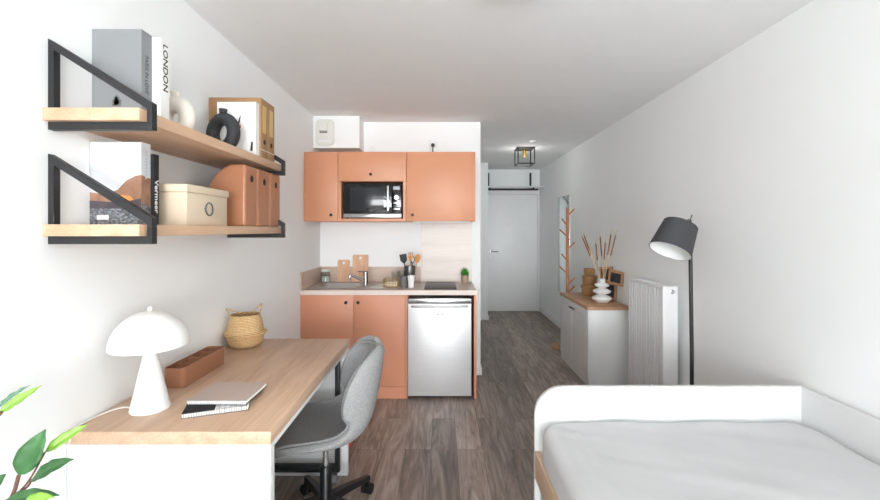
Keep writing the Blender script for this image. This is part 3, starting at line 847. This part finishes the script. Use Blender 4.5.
def book(label, x0, x1, y0, y1, z0, h, mcover, group, name='book'):
    t = thing(name, label, 'book', ((x0 + x1) / 2, (y0 + y1) / 2, z0), 0, group)
    c = P('cover', MB().box(x0, x1, y0, y0 + .003, z0, z0 + h).box(x0, x1, y1 - .003, y1, z0, z0 + h).box(x1 - .003, x1, y0 + .003, y1 - .003, z0, z0 + h), mcover, t)
    P('pages', MB().box(x0 + .004, x1 - .0035, y0 + .0035, y1 - .0035, z0 + .004, z0 + h - .004), M['page'], t)
    return t, c
def spine_text(s, c, x, yc, zc, size, m_, wide=1.0):
    # reads top to bottom, facing +X
    mt = frame_mtx((x, yc, zc), (0, 0, -1), (0, 1, 0))
    # letters upright direction must give normal +X : (-z) x (y) = +x
    return text_part('spine_title', s, size, m_, c, mt, wide=wide)
GB = 'books on the upper shelf'; GC = 'books on the lower shelf'
t, c = book('large grey cloth-covered book standing at the near end of the upper shelf', -1.183, -1.016, 1.42, 1.4705, ZU, .316, M['greybook'], GB)
spine_text('PARIS IN LOVE', c, -1.0158, 1.4455, ZU + .17, .022, M['inkg'], .92)
mb = MB()
for i, (x, w_, h_) in enumerate(((0, .03, .02), (.006, .018, .03), (.011, .008, .036))): mb.box(-1.115 + x, -1.115 + x + w_, 1.4188, 1.4202, ZU + .055 + i * .004, ZU + .057 + h_)
P('cover_motif', mb, mat('mid_grey_ink', (104, 106, 109), .8), c, label='small dark building motif')
t, c = book('white book with LONDON on its spine beside the grey book', -1.17, -.986, 1.4735, 1.519, ZU, .312, M['page'], GB)
spine_text('LONDON', c, -.9858, 1.4965, ZU + .212, .034, M['ink'], 1.12)
t, c = book('picture book with an orange mountain and white sky standing on the lower shelf', -1.183, -1.011, 1.412, 1.457, ZL, .279, M['sky'], GC)
mb = MB().prism([(-1.183, ZL + .075), (-1.183, ZL + .11), (-1.13, ZL + .102), (-1.09, ZL + .118), (-1.06, ZL + .15), (-1.03, ZL + .165), (-1.011, ZL + .168), (-1.011, ZL + .065)], 'y', 1.4112, 1.4122)
mb.prism([(1.4122, ZL + .06), (1.4122, ZL + .168), (1.457, ZL + .16), (1.457, ZL + .06)], 'x', -1.0112, -1.0102)
P('mountain_print', mb, M['mount'], c, label='orange mountain print')
P('valley_print', MB().prism([(-1.10, ZL + .085), (-1.08, ZL + .10), (-1.05, ZL + .098), (-1.035, ZL + .085), (-1.06, ZL + .078)], 'y', 1.4104, 1.4114), M['glow'], c, label='glowing yellow valley print')
mb = MB().prism([(-1.183, ZL + .055), (-1.183, ZL + .082), (-1.10, ZL + .076), (-1.05, ZL + .08), (-1.011, ZL + .09), (-1.011, ZL + .055)], 'y', 1.4100, 1.4110)
P('ridge_print', mb, M['dusk'], c, label='dark ridge print')
mb = MB().box(-1.183, -1.011, 1.4102, 1.4112, ZL, ZL + .056).box(-1.0112, -1.0098, 1.412, 1.457, ZL, ZL + .07)
P('town_print', mb, M['town'], c, label='black and white town print')
P('title_label', MB().box(-1.158, -1.12, 1.4092, 1.4102, ZL + .018, ZL + .032), M['page'], c)
mb = MB()
for i in range(9): mb.box(-1.0106, -1.0099, 1.430, 1.439, ZL + .245 - i * .011, ZL + .252 - i * .011)
P('spine_marks', mb, M['inkl'], c)
t, c = book('slim black book with a white spine title next to the orange mountain book', -1.17, -1.0, 1.4585, 1.484, ZL, .247, M['ink'], GC)
spine_text('Vermeer', c, -.9998, 1.4713, ZL + .10, .027, M['inkw'], 1.2)

def donut_vase(x, y, z0, R, r, rz, yaw, m_, label):
    mt = RZ(yaw)
    mb = MB().torus((x, y, z0 + R + r), R, r, mt, 56, 20, rz)
    for vtx in mb.bm.verts:
        if vtx.co.z < z0 + .004: vtx.co.z = z0
        else: pass
    zt = z0 + 2 * (R + r)
    mb.lathe([(0, -.012), (.017, -.012), (.0165, .012), (.019, .026), (.015, .026), (.012, .0), (0, .0)], (x, y, zt - .008), 24)
    return solo('ring_vase', mb, m_, label, 'vase', 'ring vases on the upper shelf')
donut_vase(-1.088, 1.715, ZU, .058, .033, .030, math.radians(-14), M['creamv'], 'cream ring-shaped ceramic vase on the upper shelf beside the LONDON book')
donut_vase(-1.042, 2.0, ZU, .067, .030, .029, math.radians(-22), M['charcoal'], 'charcoal ring-shaped ceramic vase in front of the kraft box files')
t, c = book('white binder with a small brush drawing standing behind the charcoal ring vase', -1.118, -.925, 2.088, 2.126, ZU, .273, M['page'], GB, 'binder')
mb = MB().tube([(-1.02, 2.0872, ZU + .12), (-1.01, 2.0872, ZU + .17), (-1.002, 2.0872, ZU + .205)], [.002, .004, .002], 8)
mb.tube([(-.947, 2.0872, ZU + .03), (-.944, 2.0872, ZU + .075)], [.006, .004], 8)
P('brush_drawing', mb, M['ink'], c)
P('red_mark', MB().ball((-1.006, 2.087, ZU + .15), .009, .7, .25, 1.2), M['red'], c, label='small red mark')

def boxfile(y0, y1, label):
    t = thing('box_file', label, 'box file', (-1.05, (y0 + y1) / 2, ZU), 0, 'kraft box files on the upper shelf')
    c = P('case', MB().box(-1.183, -.918, y0, y1, ZU, ZU + .309, .002), M['kraft'], t)
    yc = (y0 + y1) / 2
    P('label_window', MB().box(-.9182, -.9168, yc - .022, yc + .022, ZU + .135, ZU + .275), M['kraftl'], c)
    k = MB().disc((0, 0, 0), .013, .002, 20); bmesh.ops.transform(k.bm, matrix=T(-.9185, yc, ZU + .088) @ RY(PI / 2), verts=k.bm.verts[:])
    P('finger_hole', k, M['ink'], c)
    P('seam', MB().box(-.9182, -.9172, y0 + .001, y1 - .001, ZU + .045, ZU + .0475), M['page'], c)
boxfile(2.129, 2.213, 'nearer brown kraft box file behind the white binder on the upper shelf')
boxfile(2.215, 2.300, 'farther brown kraft box file at the far end of the upper shelf')

# cream storage box
s = thing('storage_box', 'cream lidded storage box with a ring label holder on the lower shelf', 'box', (-1.05, 1.683, ZL))
P('box', MB().box(-1.172, -.934, 1.538, 1.828, ZL, ZL + .122, .003), M['cream'], s)
P('lid', MB().box(-1.177, -.929, 1.532, 1.834, ZL + .1225, ZL + .152, .004), M['cream'], s)
k = MB().torus((0, 0, 0), .025, .0032, None, 32, 8); bmesh.ops.transform(k.bm, matrix=T(-.932, 1.683, ZL + .066) @ RZ(PI / 2), verts=k.bm.verts[:])
k.box(-.934, -.931, 1.652, 1.662, ZL + .062, ZL + .070).box(-.934, -.931, 1.704, 1.714, ZL + .062, ZL + .070)
P('ring_pull', k, M['steeld'], s)

def magfile(y0, y1, label):
    t = thing('magazine_file', label, 'magazine file', (-1.04, (y0 + y1) / 2, ZL), 0, 'terracotta magazine files on the lower shelf')
    H = .286; x1 = -.903; xb = -1.165
    poly = [(xb, ZL), (x1, ZL), (x1, ZL + H), (-.975, ZL + H)]
    for i in range(1, 7):
        a = i / 6; poly.append((-.975 - .115 * a - .02 * math.sin(a * PI), ZL + H - .02 * a - .14 * a ** 1.4))
    poly.append((xb, ZL + .125))
    c = P('case', MB().prism(poly, 'y', y0, y1, bev=0.0), M['leather'], t)
    bv = c.modifiers.new('bevel', 'BEVEL'); bv.width = .011; bv.segments = 4; bv.limit_method = 'ANGLE'; bv.angle_limit = math.radians(50)
    yc = (y0 + y1) / 2
    k = MB().disc((0, 0, 0), .0165, .0022, 24); bmesh.ops.transform(k.bm, matrix=T(x1 - .0015, yc + .005, ZL + .225) @ RY(PI / 2), verts=k.bm.verts[:])
    P('finger_hole', k, M['ink'], c)
magfile(1.928, 2.05, 'terracotta magazine file beside the cream box on the lower shelf')
magfile(2.060, 2.200, 'middle one of the three terracotta magazine files on the lower shelf')
magfile(2.210, 2.345, 'terracotta magazine file at the far end of the lower shelf')

# ================================================================== ON THE DESK
L = thing('table_lamp', 'white mushroom table lamp at the near end of the desk', 'lamp', (-1.033, 1.487, DZ + .0005))
P('base', MB().lathe([(0, 0), (.060, 0), (.063, .004), (.060, .014), (.020, .205), (.018, .225), (0, .225)], n=48), M['whitem'], L, True)
prof = []
R = .123; H = .122; zr = .222
for i in range(17):
    a = PI / 2 * i / 16; prof.append((R * math.cos(a) ** 1.0 if i < 16 else 0.0, zr + .004 + H * math.sin(a)))
prof = [(R - .006, zr + .004), (R - .003, zr), (R, zr + .003)] + prof[1:]
inner = [(max(0, (R - .006) * math.cos(PI / 2 * i / 12)) if i < 12 else 0, zr + .004 + (H - .006) * math.sin(PI / 2 * i / 12)) for i in range(12, -1, -1)]
P('lamp_shade', MB().lathe(prof + inner[:], n=56), M['whitem'], L, True)
P('finial', MB().ball((0, 0, zr + H + .011), .009), M['whitem'], L, True)
P('bulb_holder', MB().lathe([(0, .226), (.015, .226), (.015, .30), (0, .335)], n=20), M['ivory'], L, True)
cz = .0035
pts = [(-.058, -.01, cz), (-.09, .01, cz), (-.12, -.01, cz), (-.138, -.08, cz), (-.138, -.13, cz), (-.134, -.160, cz + .002), (-.130, -.174, cz - .008), (-.125, -.18, -.03), (-.105, -.215, -.02), (-.088, -.24, -.045)]
# smooth
def smooth(p, n=2):
    p = [Vector(q) for q in p]
    for _ in range(n):
        q = [p[0]]
        for a, b_ in zip(p, p[1:]): q += [a * .75 + b_ * .25, a * .25 + b_ * .75]
        q.append(p[-1]); p = q
    return p
cord = P('cord', MB().tube(smooth(pts), .0028, 8), M['whitem'], L, True)
mb = MB().box(-.0115, .0115, -.008, .008, -.035, .035, .006, 3)
bmesh.ops.transform(mb.bm, matrix=T(-.092, -.247, -.078) @ RY(math.radians(16)), verts=mb.bm.verts[:])
sw = P('inline_switch', mb, M['white'], cord, True)
P('switch_button', MB().ball((-.092, -.256, -.078), .0055), M['ivory'], sw, True)
P('cord_tail', MB().tube(smooth([(-.102, -.247, -.112), (-.118, -.245, -.22), (-.12, -.24, -.50), (-.105, -.22, -.70), (-.08, -.20, -.768), (-.03, -.20, -.7735)]), .0028, 8), M['whitem'], cord, True)

# desk organiser
t = thing('desk_organiser', 'brown oblong desk organiser with four compartments beside the lamp', 'organiser', (-1.074, 1.842, DZ + .0005))
HX, HY, TH, HH = .042, .163, .003, .080
outer = rrect(-HX, HX, -HY, HY, .018, 5); inn = rrect(-HX + TH, HX - TH, -HY + TH, HY - TH, .015, 5)
bm = MB(); n = len(outer)
A = [bm.bm.verts.new((x, y, 0)) for x, y in outer]; B = [bm.bm.verts.new((x, y, HH)) for x, y in outer]
Ci = [bm.bm.verts.new((x, y, HH)) for x, y in inn]; D = [bm.bm.verts.new((x, y, .004)) for x, y in inn]
for i in range(n):
    k = (i + 1) % n
    bm.bm.faces.new((A[i], A[k], B[k], B[i])); bm.bm.faces.new((B[i], B[k], Ci[k], Ci[i])); bm.bm.faces.new((Ci[i], Ci[k], D[k], D[i]))
bm.bm.faces.new(A[::-1]); bm.bm.faces.new(D)
P('tray', bm, M['bin'], t, True)
for q in (-.5, 0, .5):
    P('divider', MB().box(-HX + .0031, HX - .0031, q * HY - .0015, q * HY + .0015, .0042, HH - .004), M['bin'], t, True)

# seagrass basket
t = thing('belly_basket', 'round seagrass basket with two handles at the far end of the desk', 'basket', (-1.076, 2.30, DZ + .0005))
pr = [(0, 0), (.064, 0), (.076, .008), (.088, .035), (.091, .055), (.101, .066), (.104, .072), (.099, .077), (.089, .082), (.085, .105), (.078, .140), (.070, .168), (.066, .168), (.074, .14), (.083, .09), (.086, .06), (.073, .012), (0, .008)]
pr = [(r_ * 1.06, z_ * 1.03) for r_, z_ in pr]
P('body', MB().lathe(pr, n=48), M['rattan'], t, True)
for hp in ([(-.070, -.01, .155), (-.088, -.015, .185), (-.098, -.02, .205), (-.088, -.012, .203), (-.05, .01, .18), (-.01, .055, .162)],
           [(.066, .02, .158), (.078, .015, .20), (.088, .01, .228), (.078, .015, .224), (.04, .02, .196), (-.005, .05, .164)]):
    P('handle', MB().tube(smooth(hp), .0032, 8), M['rattan'], t, True)

# notebooks
def notebook(cx, cy, z, w_, d_, ang, label, kind):
    t = thing('notebook', label, 'notebook', (cx, cy, z), ang, 'spiral notebooks on the desk')
    P('pages', MB().box(-w_ / 2 + .002, w_ / 2 - .003, -d_ / 2 + .003, d_ / 2 - .002, .0015, .0135), M['page'], t, True)
    P('back_cover', MB().box(-w_ / 2, w_ / 2, -d_ / 2, d_ / 2, 0, .0012), M['inkg'], t, True)
    if kind == 'tan':
        P('front_cover', MB().box(-w_ / 2, w_ / 2, -d_ / 2, d_ / 2, .014, .0152), mat('taupe_cover', (190, 172, 162), .6), t, True)
    else:
        fcv = P('front_cover', MB().box(-w_ / 2, w_ / 2, -d_ / 2, d_ / 2, .014, .0152), M['page'], t, True)
        P('dark_block', MB().box(-w_ / 2, -.005, -d_ / 2, d_ / 2, .0152, .0156), M['ink'], fcv, True, label='black half of the cover')
        mb = MB()
        for i in range(9): mb.box(.0, w_ / 2, -d_ / 2 + .012 + i * .018, -d_ / 2 + .015 + i * .018, .0153, .0157)
        for i in range(6): mb.box(.008 + i * .017, .0105 + i * .017, -d_ / 2, d_ / 2, .0154, .0158)
        P('line_pattern', mb, M['inkl'], fcv, True)
    mb = MB()
    for i in range(26):
        x = -w_ / 2 + .008 + i * (w_ - .016) / 25
        k = MB().torus((0, 0, 0), .0080, .0014, None, 14, 6); bmesh.ops.transform(k.bm, matrix=T(x, -d_ / 2 + .001, .0085) @ RZ(PI / 2), verts=k.bm.verts[:]); mb.merge(k.bm)
    P('spiral_binding', mb, M['steelh'], t, True)
notebook(-.802, 1.513, DZ + .0010, .207, .155, math.radians(20), 'lower spiral notebook with a black and white patterned cover', 'bw')
notebook(-.794, 1.566, DZ + .0190, .210, .180, math.radians(0), 'upper spiral notebook with a plain taupe cover', 'tan')

# ================================================================== DRESSER
d = thing('dresser', 'low white two-door cabinet with an oak top along the right wall', 'cabinet', (1.50, 4.19, 0))
X0, X1, Y0, Y1 = 1.306, 1.686, 3.755, 4.635
P('body', MB().box(X0 + .018, X1, Y0, Y1, .0, .693, .001), M['white'], d)
P('plinth', MB().box(X0 + .006, X0 + .0175, Y0, Y1, 0, .075), M['white'], d)
P('top', MB().box(X0 - .008, X1, Y0 - .008, Y1 + .006, .694, .722, .002), M['oakx'], d)
for y0, y1, hy in ((Y0 + .001, 4.194, 4.172), (4.197, Y1 - .001, 4.222)):
    dd = P('door', MB().box(X0, X0 + .017, y0, y1, .078, .691, .002), M['white'], d)
    P('door_panel', MB().box(X0 - .0015, X0 - .0002, y0 + .05, y1 - .05, .13, .64, 0), M['white'], dd)
    hy2 = hy + (-.045 if hy < 4.195 else .045)
    P('handle', MB().tube([(X0, hy, .632), (X0 - .02, hy, .632), (X0 - .02, hy2, .632), (X0, hy2, .632)], .007, 8), M['black'], dd)

def rbox(cx, cy, z, r, h, label):
    t = thing('rattan_box', label, 'basket', (cx, cy, z), 0, 'stacked round rattan boxes')
    P('body', MB().lathe([(0, 0), (r * .86, 0), (r * .93, h * .12), (r * .95, h * .4), (r * .92, h * .66), (0, h * .66)], n=32), M['rattan2'], t, True)
    P('lid', MB().lathe([(0, h * .665), (r * 1.03, h * .665), (r * 1.05, h * .72), (r * 1.03, h * .88), (r * .88, h * .97), (0, h)], n=32), M['rattan2'], t, True)
rbox(1.555, 4.43, .7225, .086, .115, 'largest round rattan box, bottom of the stack on the dresser')
rbox(1.557, 4.43, .8385, .074, .095, 'middle round rattan box of the stack on the dresser')
rbox(1.555, 4.432, .9345, .055, .075, 'smallest round rattan box, top of the stack on the dresser')
vp = [(0, 0), (.055, 0), (.06, .004)]
def bulge(z0, z1, rmin, rmax, n=8):
    return [(rmin + (rmax - rmin) * math.sin(PI * i / n) ** .8, z0 + (z1 - z0) * i / n) for i in range(n + 1)]
vp += bulge(.006, .066, .045, .092)[1:] + bulge(.074, .130, .036, .083) + bulge(.138, .184, .032, .068) + [(.028, .190), (.032, .22), (.027, .22), (.024, .19), (.0, .185)]
vz = .7225; VX, VY = 1.530, 4.02
solo('ribbed_vase', MB().lathe(vp, (VX, VY, vz), 40), M['whitem'], 'white ceramic vase with three rounded tiers near the dresser edge', 'vase')
for i, (tx, ty, h) in enumerate(((-.20, .02, .50), (-.165, .07, .52), (-.085, -.06, .43), (.01, .08, .50), (.075, -.05, .53), (.045, .03, .44), (.13, -.04, .52))):
    t = thing('cattail', 'dried brown cattail stem fanned out in the white tiered vase', 'dried stem', (VX, VY, vz + .198), 0, 'dried cattails in the tiered vase')
    e = Vector((tx, ty, h - .03)); b0 = Vector((.018 * (1 if tx > 0 else -1) * .8, (i % 3 - 1) * .012, -.004))
    P('stem', MB().tube([b0, b0 + (e - b0) * .5 + Vector((-tx * .06, 0, 0)), e], .0028, 6), M['straw'], t, True)
    u0 = b0 + (e - b0) * .50; u1 = b0 + (e - b0) * .92
    P('seed_head', MB().tube([u0, u0 + (u1 - u0) * .06, u0 + (u1 - u0) * .9, u1], [.002, .0062, .0056, .0015], 10), M['cattail'], t, True)

# picture frames cluster (one hinged cluster)
def pframe(cy, cz, w_, h, tilt, label, x=1.655, rz=30):
    t = thing('photo_frame', label, 'picture frame', (x, cy, cz), math.radians(rz), 'wooden photo frames on the dresser')
    mt = RX(tilt); b_ = .022
    mb = MB()
    mb.box(-.008, .008, -w_ / 2, w_ / 2, -h / 2, -h / 2 + b_).box(-.008, .008, -w_ / 2, w_ / 2, h / 2 - b_, h / 2)
    mb.box(-.008, .008, -w_ / 2, -w_ / 2 + b_, -h / 2 + b_, h / 2 - b_).box(-.008, .008, w_ / 2 - b_, w_ / 2, -h / 2 + b_, h / 2 - b_)
    bmesh.ops.transform(mb.bm, matrix=mt, verts=mb.bm.verts[:])
    P('frame', mb, M['oakx'], t, True)
    mb = MB().box(-.004, .004, -w_ / 2 + b_, w_ / 2 - b_, -h / 2 + b_, h / 2 - b_); bmesh.ops.transform(mb.bm, matrix=mt, verts=mb.bm.verts[:])
    P('picture', mb, M['photo'], t, True)
pframe(4.14, .8125, .15, .165, .06, 'wooden photo frame standing on the dresser under the other two frames', 1.662, 22)
pframe(4.215, .965, .16, .15, -.12, 'wooden photo frame with a dark print, upper left of the three frames', 1.650)
pframe(3.99, .955, .16, .135, .10, 'wooden photo frame with a dark print, upper right nearest the radiator', 1.652)

# ================================================================== RADIATOR
r = thing('radiator', 'tall white ribbed radiator on the right wall beside the dresser', 'radiator', (1.62, 3.22, .1))
XR = 1.556
P('back_plate', MB().box(XR + .0092, 1.668, 2.985, 3.52, .10, .985, .003), M['white'], r)
for i in range(13):
    y = 2.99 + i * .0408
    P('rib', MB().box(XR, XR + .009, y, y + .023, .10, .99, .003, 2), M['white'], r)
P('end_cover', MB().box(XR - .002, 1.660, 2.955, 2.982, .095, 1.014, .003), M['white'], r)
mb = MB().box(XR, XR + .012, 2.983, 3.50, .993, 1.012, .002).box(1.655, 1.668, 2.983, 3.50, .993, 1.012, .002)
for i in range(16): mb.box(XR + .012, 1.655, 2.99 + i * .033, 2.996 + i * .033, .996, 1.009)
P('top_grille', mb, M['white'], r)
P('wall_bracket', MB().box(1.668, 1.699, 3.05, 3.08, .3, .36).box(1.668, 1.699, 3.40, 3.43, .3, .36).box(1.668, 1.699, 3.05, 3.08, .8, .86).box(1.668, 1.699, 3.40, 3.43, .8, .86), M['white'], r)
k = MB().lathe([(0, 0), (.017, 0), (.017, .006), (.011, .008), (.011, .014), (0, .015)], n=20); bmesh.ops.transform(k.bm, matrix=T(1.618, 2.955, .975) @ RX(PI / 2), verts=k.bm.verts[:])
P('bleed_plug', k, M['steelh'], r)

# ================================================================== FLOOR LAMP
fl = thing('floor_lamp', 'black floor lamp with a tilted charcoal drum shade between bed and radiator', 'lamp', (1.50, 2.52, 0))
P('base', MB().disc((0, 0, 0), .125, .018, 48, .005), M['black'], fl, True)
P('pole', MB().tube([(0, 0, .015), (-.002, 0, .7), (-.010, 0, 1.30), (-.014, -.004, 1.44), (-.022, -.010, 1.47)], .011, 14), M['black'], fl, True)
ax = Vector((1.408 - 1.325, 2.485 - 2.45, 1.446 - 1.292)); Ls = ax.length; az = ax.normalized()
ay = Vector((0, 1, 0)); ay = (ay - az * ay.dot(az)).normalized(); axx = ay.cross(az)
bc = Vector((1.328, 2.45, 1.286)) - Vector((1.50, 2.52, 0))
mt = Matrix(((axx.x, ay.x, az.x, bc.x), (axx.y, ay.y, az.y, bc.y), (axx.z, ay.z, az.z, bc.z), (0, 0, 0, 1)))
RB, RT = .116, .094
P('lamp_shade', MB().lathe([(RB, 0), (RT, Ls), (RT - .012, Ls + .004), (RT - .03, Ls + .004), (RT - .03, Ls + .002), (RT - .004, Ls - .002), (RB - .0025, 0), (RB, 0)], n=56, mtx=mt), M['shade'], fl, True)
P('shade_lining', MB().lathe([(RB - .003, .0005), (RT - .005, Ls - .004), (.0, Ls - .004), (.0, Ls - .006), (RT - .007, Ls - .006), (RB - .005, .0005), (RB - .003, .0005)], n=56, mtx=mt), M['whitem'], fl, True, label='white inner lining of the shade')
P('shade_top', MB().lathe([(0, Ls + .0), (RT - .02, Ls + .0), (RT - .02, Ls + .004), (0, Ls + .004)], n=40, mtx=mt), M['shade'], fl, True)
P('bulb', MB().lathe([(0, .045), (.018, .052), (.027, .072), (.024, .095), (.014, .115), (.013, Ls - .007), (0, Ls - .007)], n=24, mtx=mt), M['glass'], fl, True)
P('socket', MB().lathe([(0, .125), (.017, .125), (.017, Ls - .006), (0, Ls - .006)], n=20, mtx=mt), M['blackp'], fl, True)
top = bc + az * (Ls + .004)
P('swivel_joint', MB().tube([top, top + az * .02], .010, 12).tube([top + az * .012, Vector((-.022, -.010, 1.47))], .007, 10).tube([Vector((-.022, -.010, 1.455)), Vector((-.004, -.006, 1.50))], .004, 8), M['steeld'], fl, True)

# ================================================================== COAT STAND, MIRROR, HALL
c = thing('coat_stand', 'slim wooden coat stand with slanted pegs behind the dresser', 'coat stand', (1.50, 5.02, 0))
P('base', MB().disc((0, 0, 0), .19, .022, 48, .005), M['oakx'], c, True)
P('pole', MB().box(-.017, .017, -.017, .017, .02, 1.68, .004), M['rack'], c, True)
for z, sx in ((1.62, 1), (1.50, -1), (1.37, -1), (1.22, 1), (1.08, -1), (.93, -1), (.80, 1), (.70, 1)):
    l = .065 if z not in (1.37, .93) else .09
    P('peg', MB().tube([(sx * .012, -.005, z - .03), (sx * (.012 + l), -.03, z + .045)], .009, 8), M['rack'], c, True)
mi = thing('wall_mirror', 'tall frameless mirror on the right wall behind the coat stand', 'mirror', (1.68, 5.85, .52))
P('backing', MB().box(1.690, 1.699, 5.56, 6.12, .52, 1.88), M['white'], mi)
P('glass', MB().box(1.686, 1.6895, 5.56, 6.12, .52, 1.88, .001), M['mirror'], mi)
h = thing('hat_shelf', 'white shelf with a black hanging rail above the entrance door', 'shelf', (1.2, 7.15, 2.1))
P('board', MB().box(.735, 1.692, 6.98, 7.30, 2.118, 2.145, .002), M['white'], h)
for x in (.79, 1.52): P('bracket', MB().box(x, x + .03, 7.28, 7.309, 2.146, 2.40).box(x, x + .022, 7.0, 7.28, 2.10, 2.117), M['black'], h)
P('rail', MB().tube([(.775, 7.0, 2.085), (1.60, 7.0, 2.085)], .014, 10), M['black'], h)
for x in (.80, 1.53): P('rail_hanger', MB().box(x - .004, x + .004, 6.996, 7.004, 2.098, 2.1175), M['black'], h)
# ceiling cage lamp
l = thing('ceiling_lamp', 'black square cage ceiling lamp with a brass bulb holder in the corridor', 'lamp', (1.062, 5.42, ZC))
x0, x1, y0, y1, z0, z1 = .952, 1.172, 5.29, 5.53, 2.245, 2.459
q = .014; mb = MB()
for x in (x0, x1 - q):
    for y in (y0, y1 - q): mb.box(x, x + q, y, y + q, z0, z1 - .012)
for z in (z0,):
    mb.box(x0 + q, x1 - q, y0, y0 + q, z, z + q).box(x0 + q, x1 - q, y1 - q, y1, z, z + q).box(x0, x0 + q, y0 + q, y1 - q, z, z + q).box(x1 - q, x1, y0 + q, y1 - q, z, z + q)
P('cage', mb, M['blackp'], l)
P('ceiling_plate', MB().box(x0, x1, y0, y1, z1 - .012, z1), M['black'], l)
P('bulb_holder', MB().lathe([(0, 0), (.020, 0), (.022, .01), (.022, .095), (0, .095)], (1.062, 5.41, 2.35), 20), M['brass'], l)
pl_ = bpy.data.lights.new('corridor_fill', 'POINT'); pl_.energy = 3; pl_.color = (1, .97, .92); pl_.shadow_soft_size = .09  # added fill to brighten the corridor and door; the cage lamp itself is off
po = bpy.data.objects.new('corridor_fill', pl_); C.objects.link(po); po.location = (1.062, 5.41, 2.31)
k = MB().lathe([(0, 0), (.026, 0), (.045, .010), (.048, .030), (.048, .034), (0, .034)], (1.065, 4.96, ZC - .0345), 28)
solo('smoke_detector', k, M['trim'], 'round white smoke detector on the ceiling near the cage lamp', 'smoke detector')
k = MB().disc((.29, 1.69, ZC - .031), .185, .030, 56, .006)
solo('ceiling_light', k, M['trim'], 'flat round white ceiling light at the top edge of the photo', 'ceiling light')

# ================================================================== PLANT (near left)
p = thing('houseplant', 'leafy green houseplant in the near left corner beside the desk', 'potted plant', (-.99, .93, 0))
P('pot', MB().lathe([(0, 0), (.11, 0), (.14, .26), (.145, .28), (.130, .28), (.124, .25), (0, .25)], n=40), M['whitem'], p, True)
P('soil', MB().disc((0, 0, .2505), .122, .006, 32), M['soil'], p, True)
def leaf(base, tip, width, m_, nrm, fold=.18, droop=.1):
    base = Vector(base); tip = Vector(tip); d_ = tip - base; L_ = d_.length; d_.normalize()
    nn = Vector(nrm); nn = (nn - d_ * nn.dot(d_)).normalized(); s_ = d_.cross(nn)
    bm = MB(); g = []; n_ = 14; k_ = 6
    for i in range(n_ + 1):
        u = i / n_
        w_ = width / 2 * (math.sin(PI * u ** .8) ** .85 if 0 < u < 1 else .02) * (1 - .15 * u)
        row = []
        for j in range(-k_ // 2, k_ // 2 + 1):
            v_ = j / (k_ / 2)
            pos = base + d_ * L_ * u + s_ * w_ * v_ + nn * (abs(v_) * w_ * fold * 1.5 - droop * L_ * (u * u - u) * .6 + .0015 * math.sin(u * 22) * v_)
            row.append(bm.bm.verts.new(pos))
        g.append(row)
    for A, B in zip(g, g[1:]):
        for j in range(k_): bm.bm.faces.new((A[j], A[j + 1], B[j + 1], B[j]))
    o = P('leaf', bm, m_, p, True)
    so = o.modifiers.new('solid', 'SOLIDIFY'); so.thickness = .0009
    return o
def W(px, py, Y): # photo position at distance Y, measured once, relative to the pot
    return Vector(((px - 442) / 420 * Y + .99, Y - .93, 1.41 - (py - 230) / 420 * Y))
LD, LL_, LB = M['leafd'], M['leafl'], M['leafb']
leaf(W(-2, 414, .95), W(42, 385, 1.0), .022, LL_, (.4, -.6, .8), .3)
leaf(W(-6, 411, .99), W(30, 385, 1.02), .024, LB, (-.4, -.6, .9), .3)
leaf(W(19, 475, .96), W(46, 429, .98), .056, LD, (.3, -1, .3), .12)
leaf(W(45, 452, .99), W(88, 424, 1.03), .028, LL_, (.3, -.8, .8), .3)
leaf(W(32, 479, .96), W(74, 459, .93), .040, LD, (-.2, -.8, .9), .25)
leaf(W(4, 501, .93), W(60, 495, .90), .036, LD, (0, -.6, 1), .25)
leaf(W(22, 503, .90), W(54, 497, .88), .028, LL_, (0, -.7, 1), .3)
leaf(W(-25, 500, .95), W(6, 474, .98), .045, LD, (.2, -1, .5))
leaf(W(-60, 470, .90), W(-15, 450, .92), .045, LD, (.2, -1, .5))
leaf(W(-50, 440, .95), W(-20, 400, .97), .045, LB, (.2, -1, .5))
leaf(W(-45, 545, .90), W(15, 540, .88), .05, LD, (0, -.5, 1))
def st(pts, r=.0025): P('stem', MB().tube(smooth(pts), r, 8), M['stem'], p, True)
trunk = Vector((0, 0, .25))
s1 = W(-5, 520, .94)
st([trunk, trunk + Vector((.0, .0, .25)), W(-30, 560, .93), s1, W(13, 497, .95), W(19, 475, .96)], .004)
st([s1, W(20, 491, .95), W(28, 487, .95), W(32, 479, .96)], .0025)
st([W(20, 491, .95), W(30, 480, .97), W(45, 452, .99)], .002)
st([trunk + Vector((-.02, .01, 0)), trunk + Vector((-.02, .01, .3)), W(-50, 520, .95), W(-30, 450, .96), W(-10, 424, .95), W(2, 412, .95)], .0035)
st([W(-10, 424, .95), W(-6, 411, .99)], .002)
st([s1, W(0, 505, .93), W(4, 501, .93)], .0022)
st([s1, W(10, 510, .92), W(22, 503, .90)], .0022)
st([W(-50, 520, .95), W(-38, 508, .95), W(-25, 500, .95)], .002)
st([W(-50, 520, .95), W(-58, 490, .92), W(-60, 470, .90)], .002)
st([W(-40, 485, .955), W(-50, 460, .95), W(-50, 440, .95)], .002)
st([W(-30, 560, .93), W(-45, 545, .90)], .002)
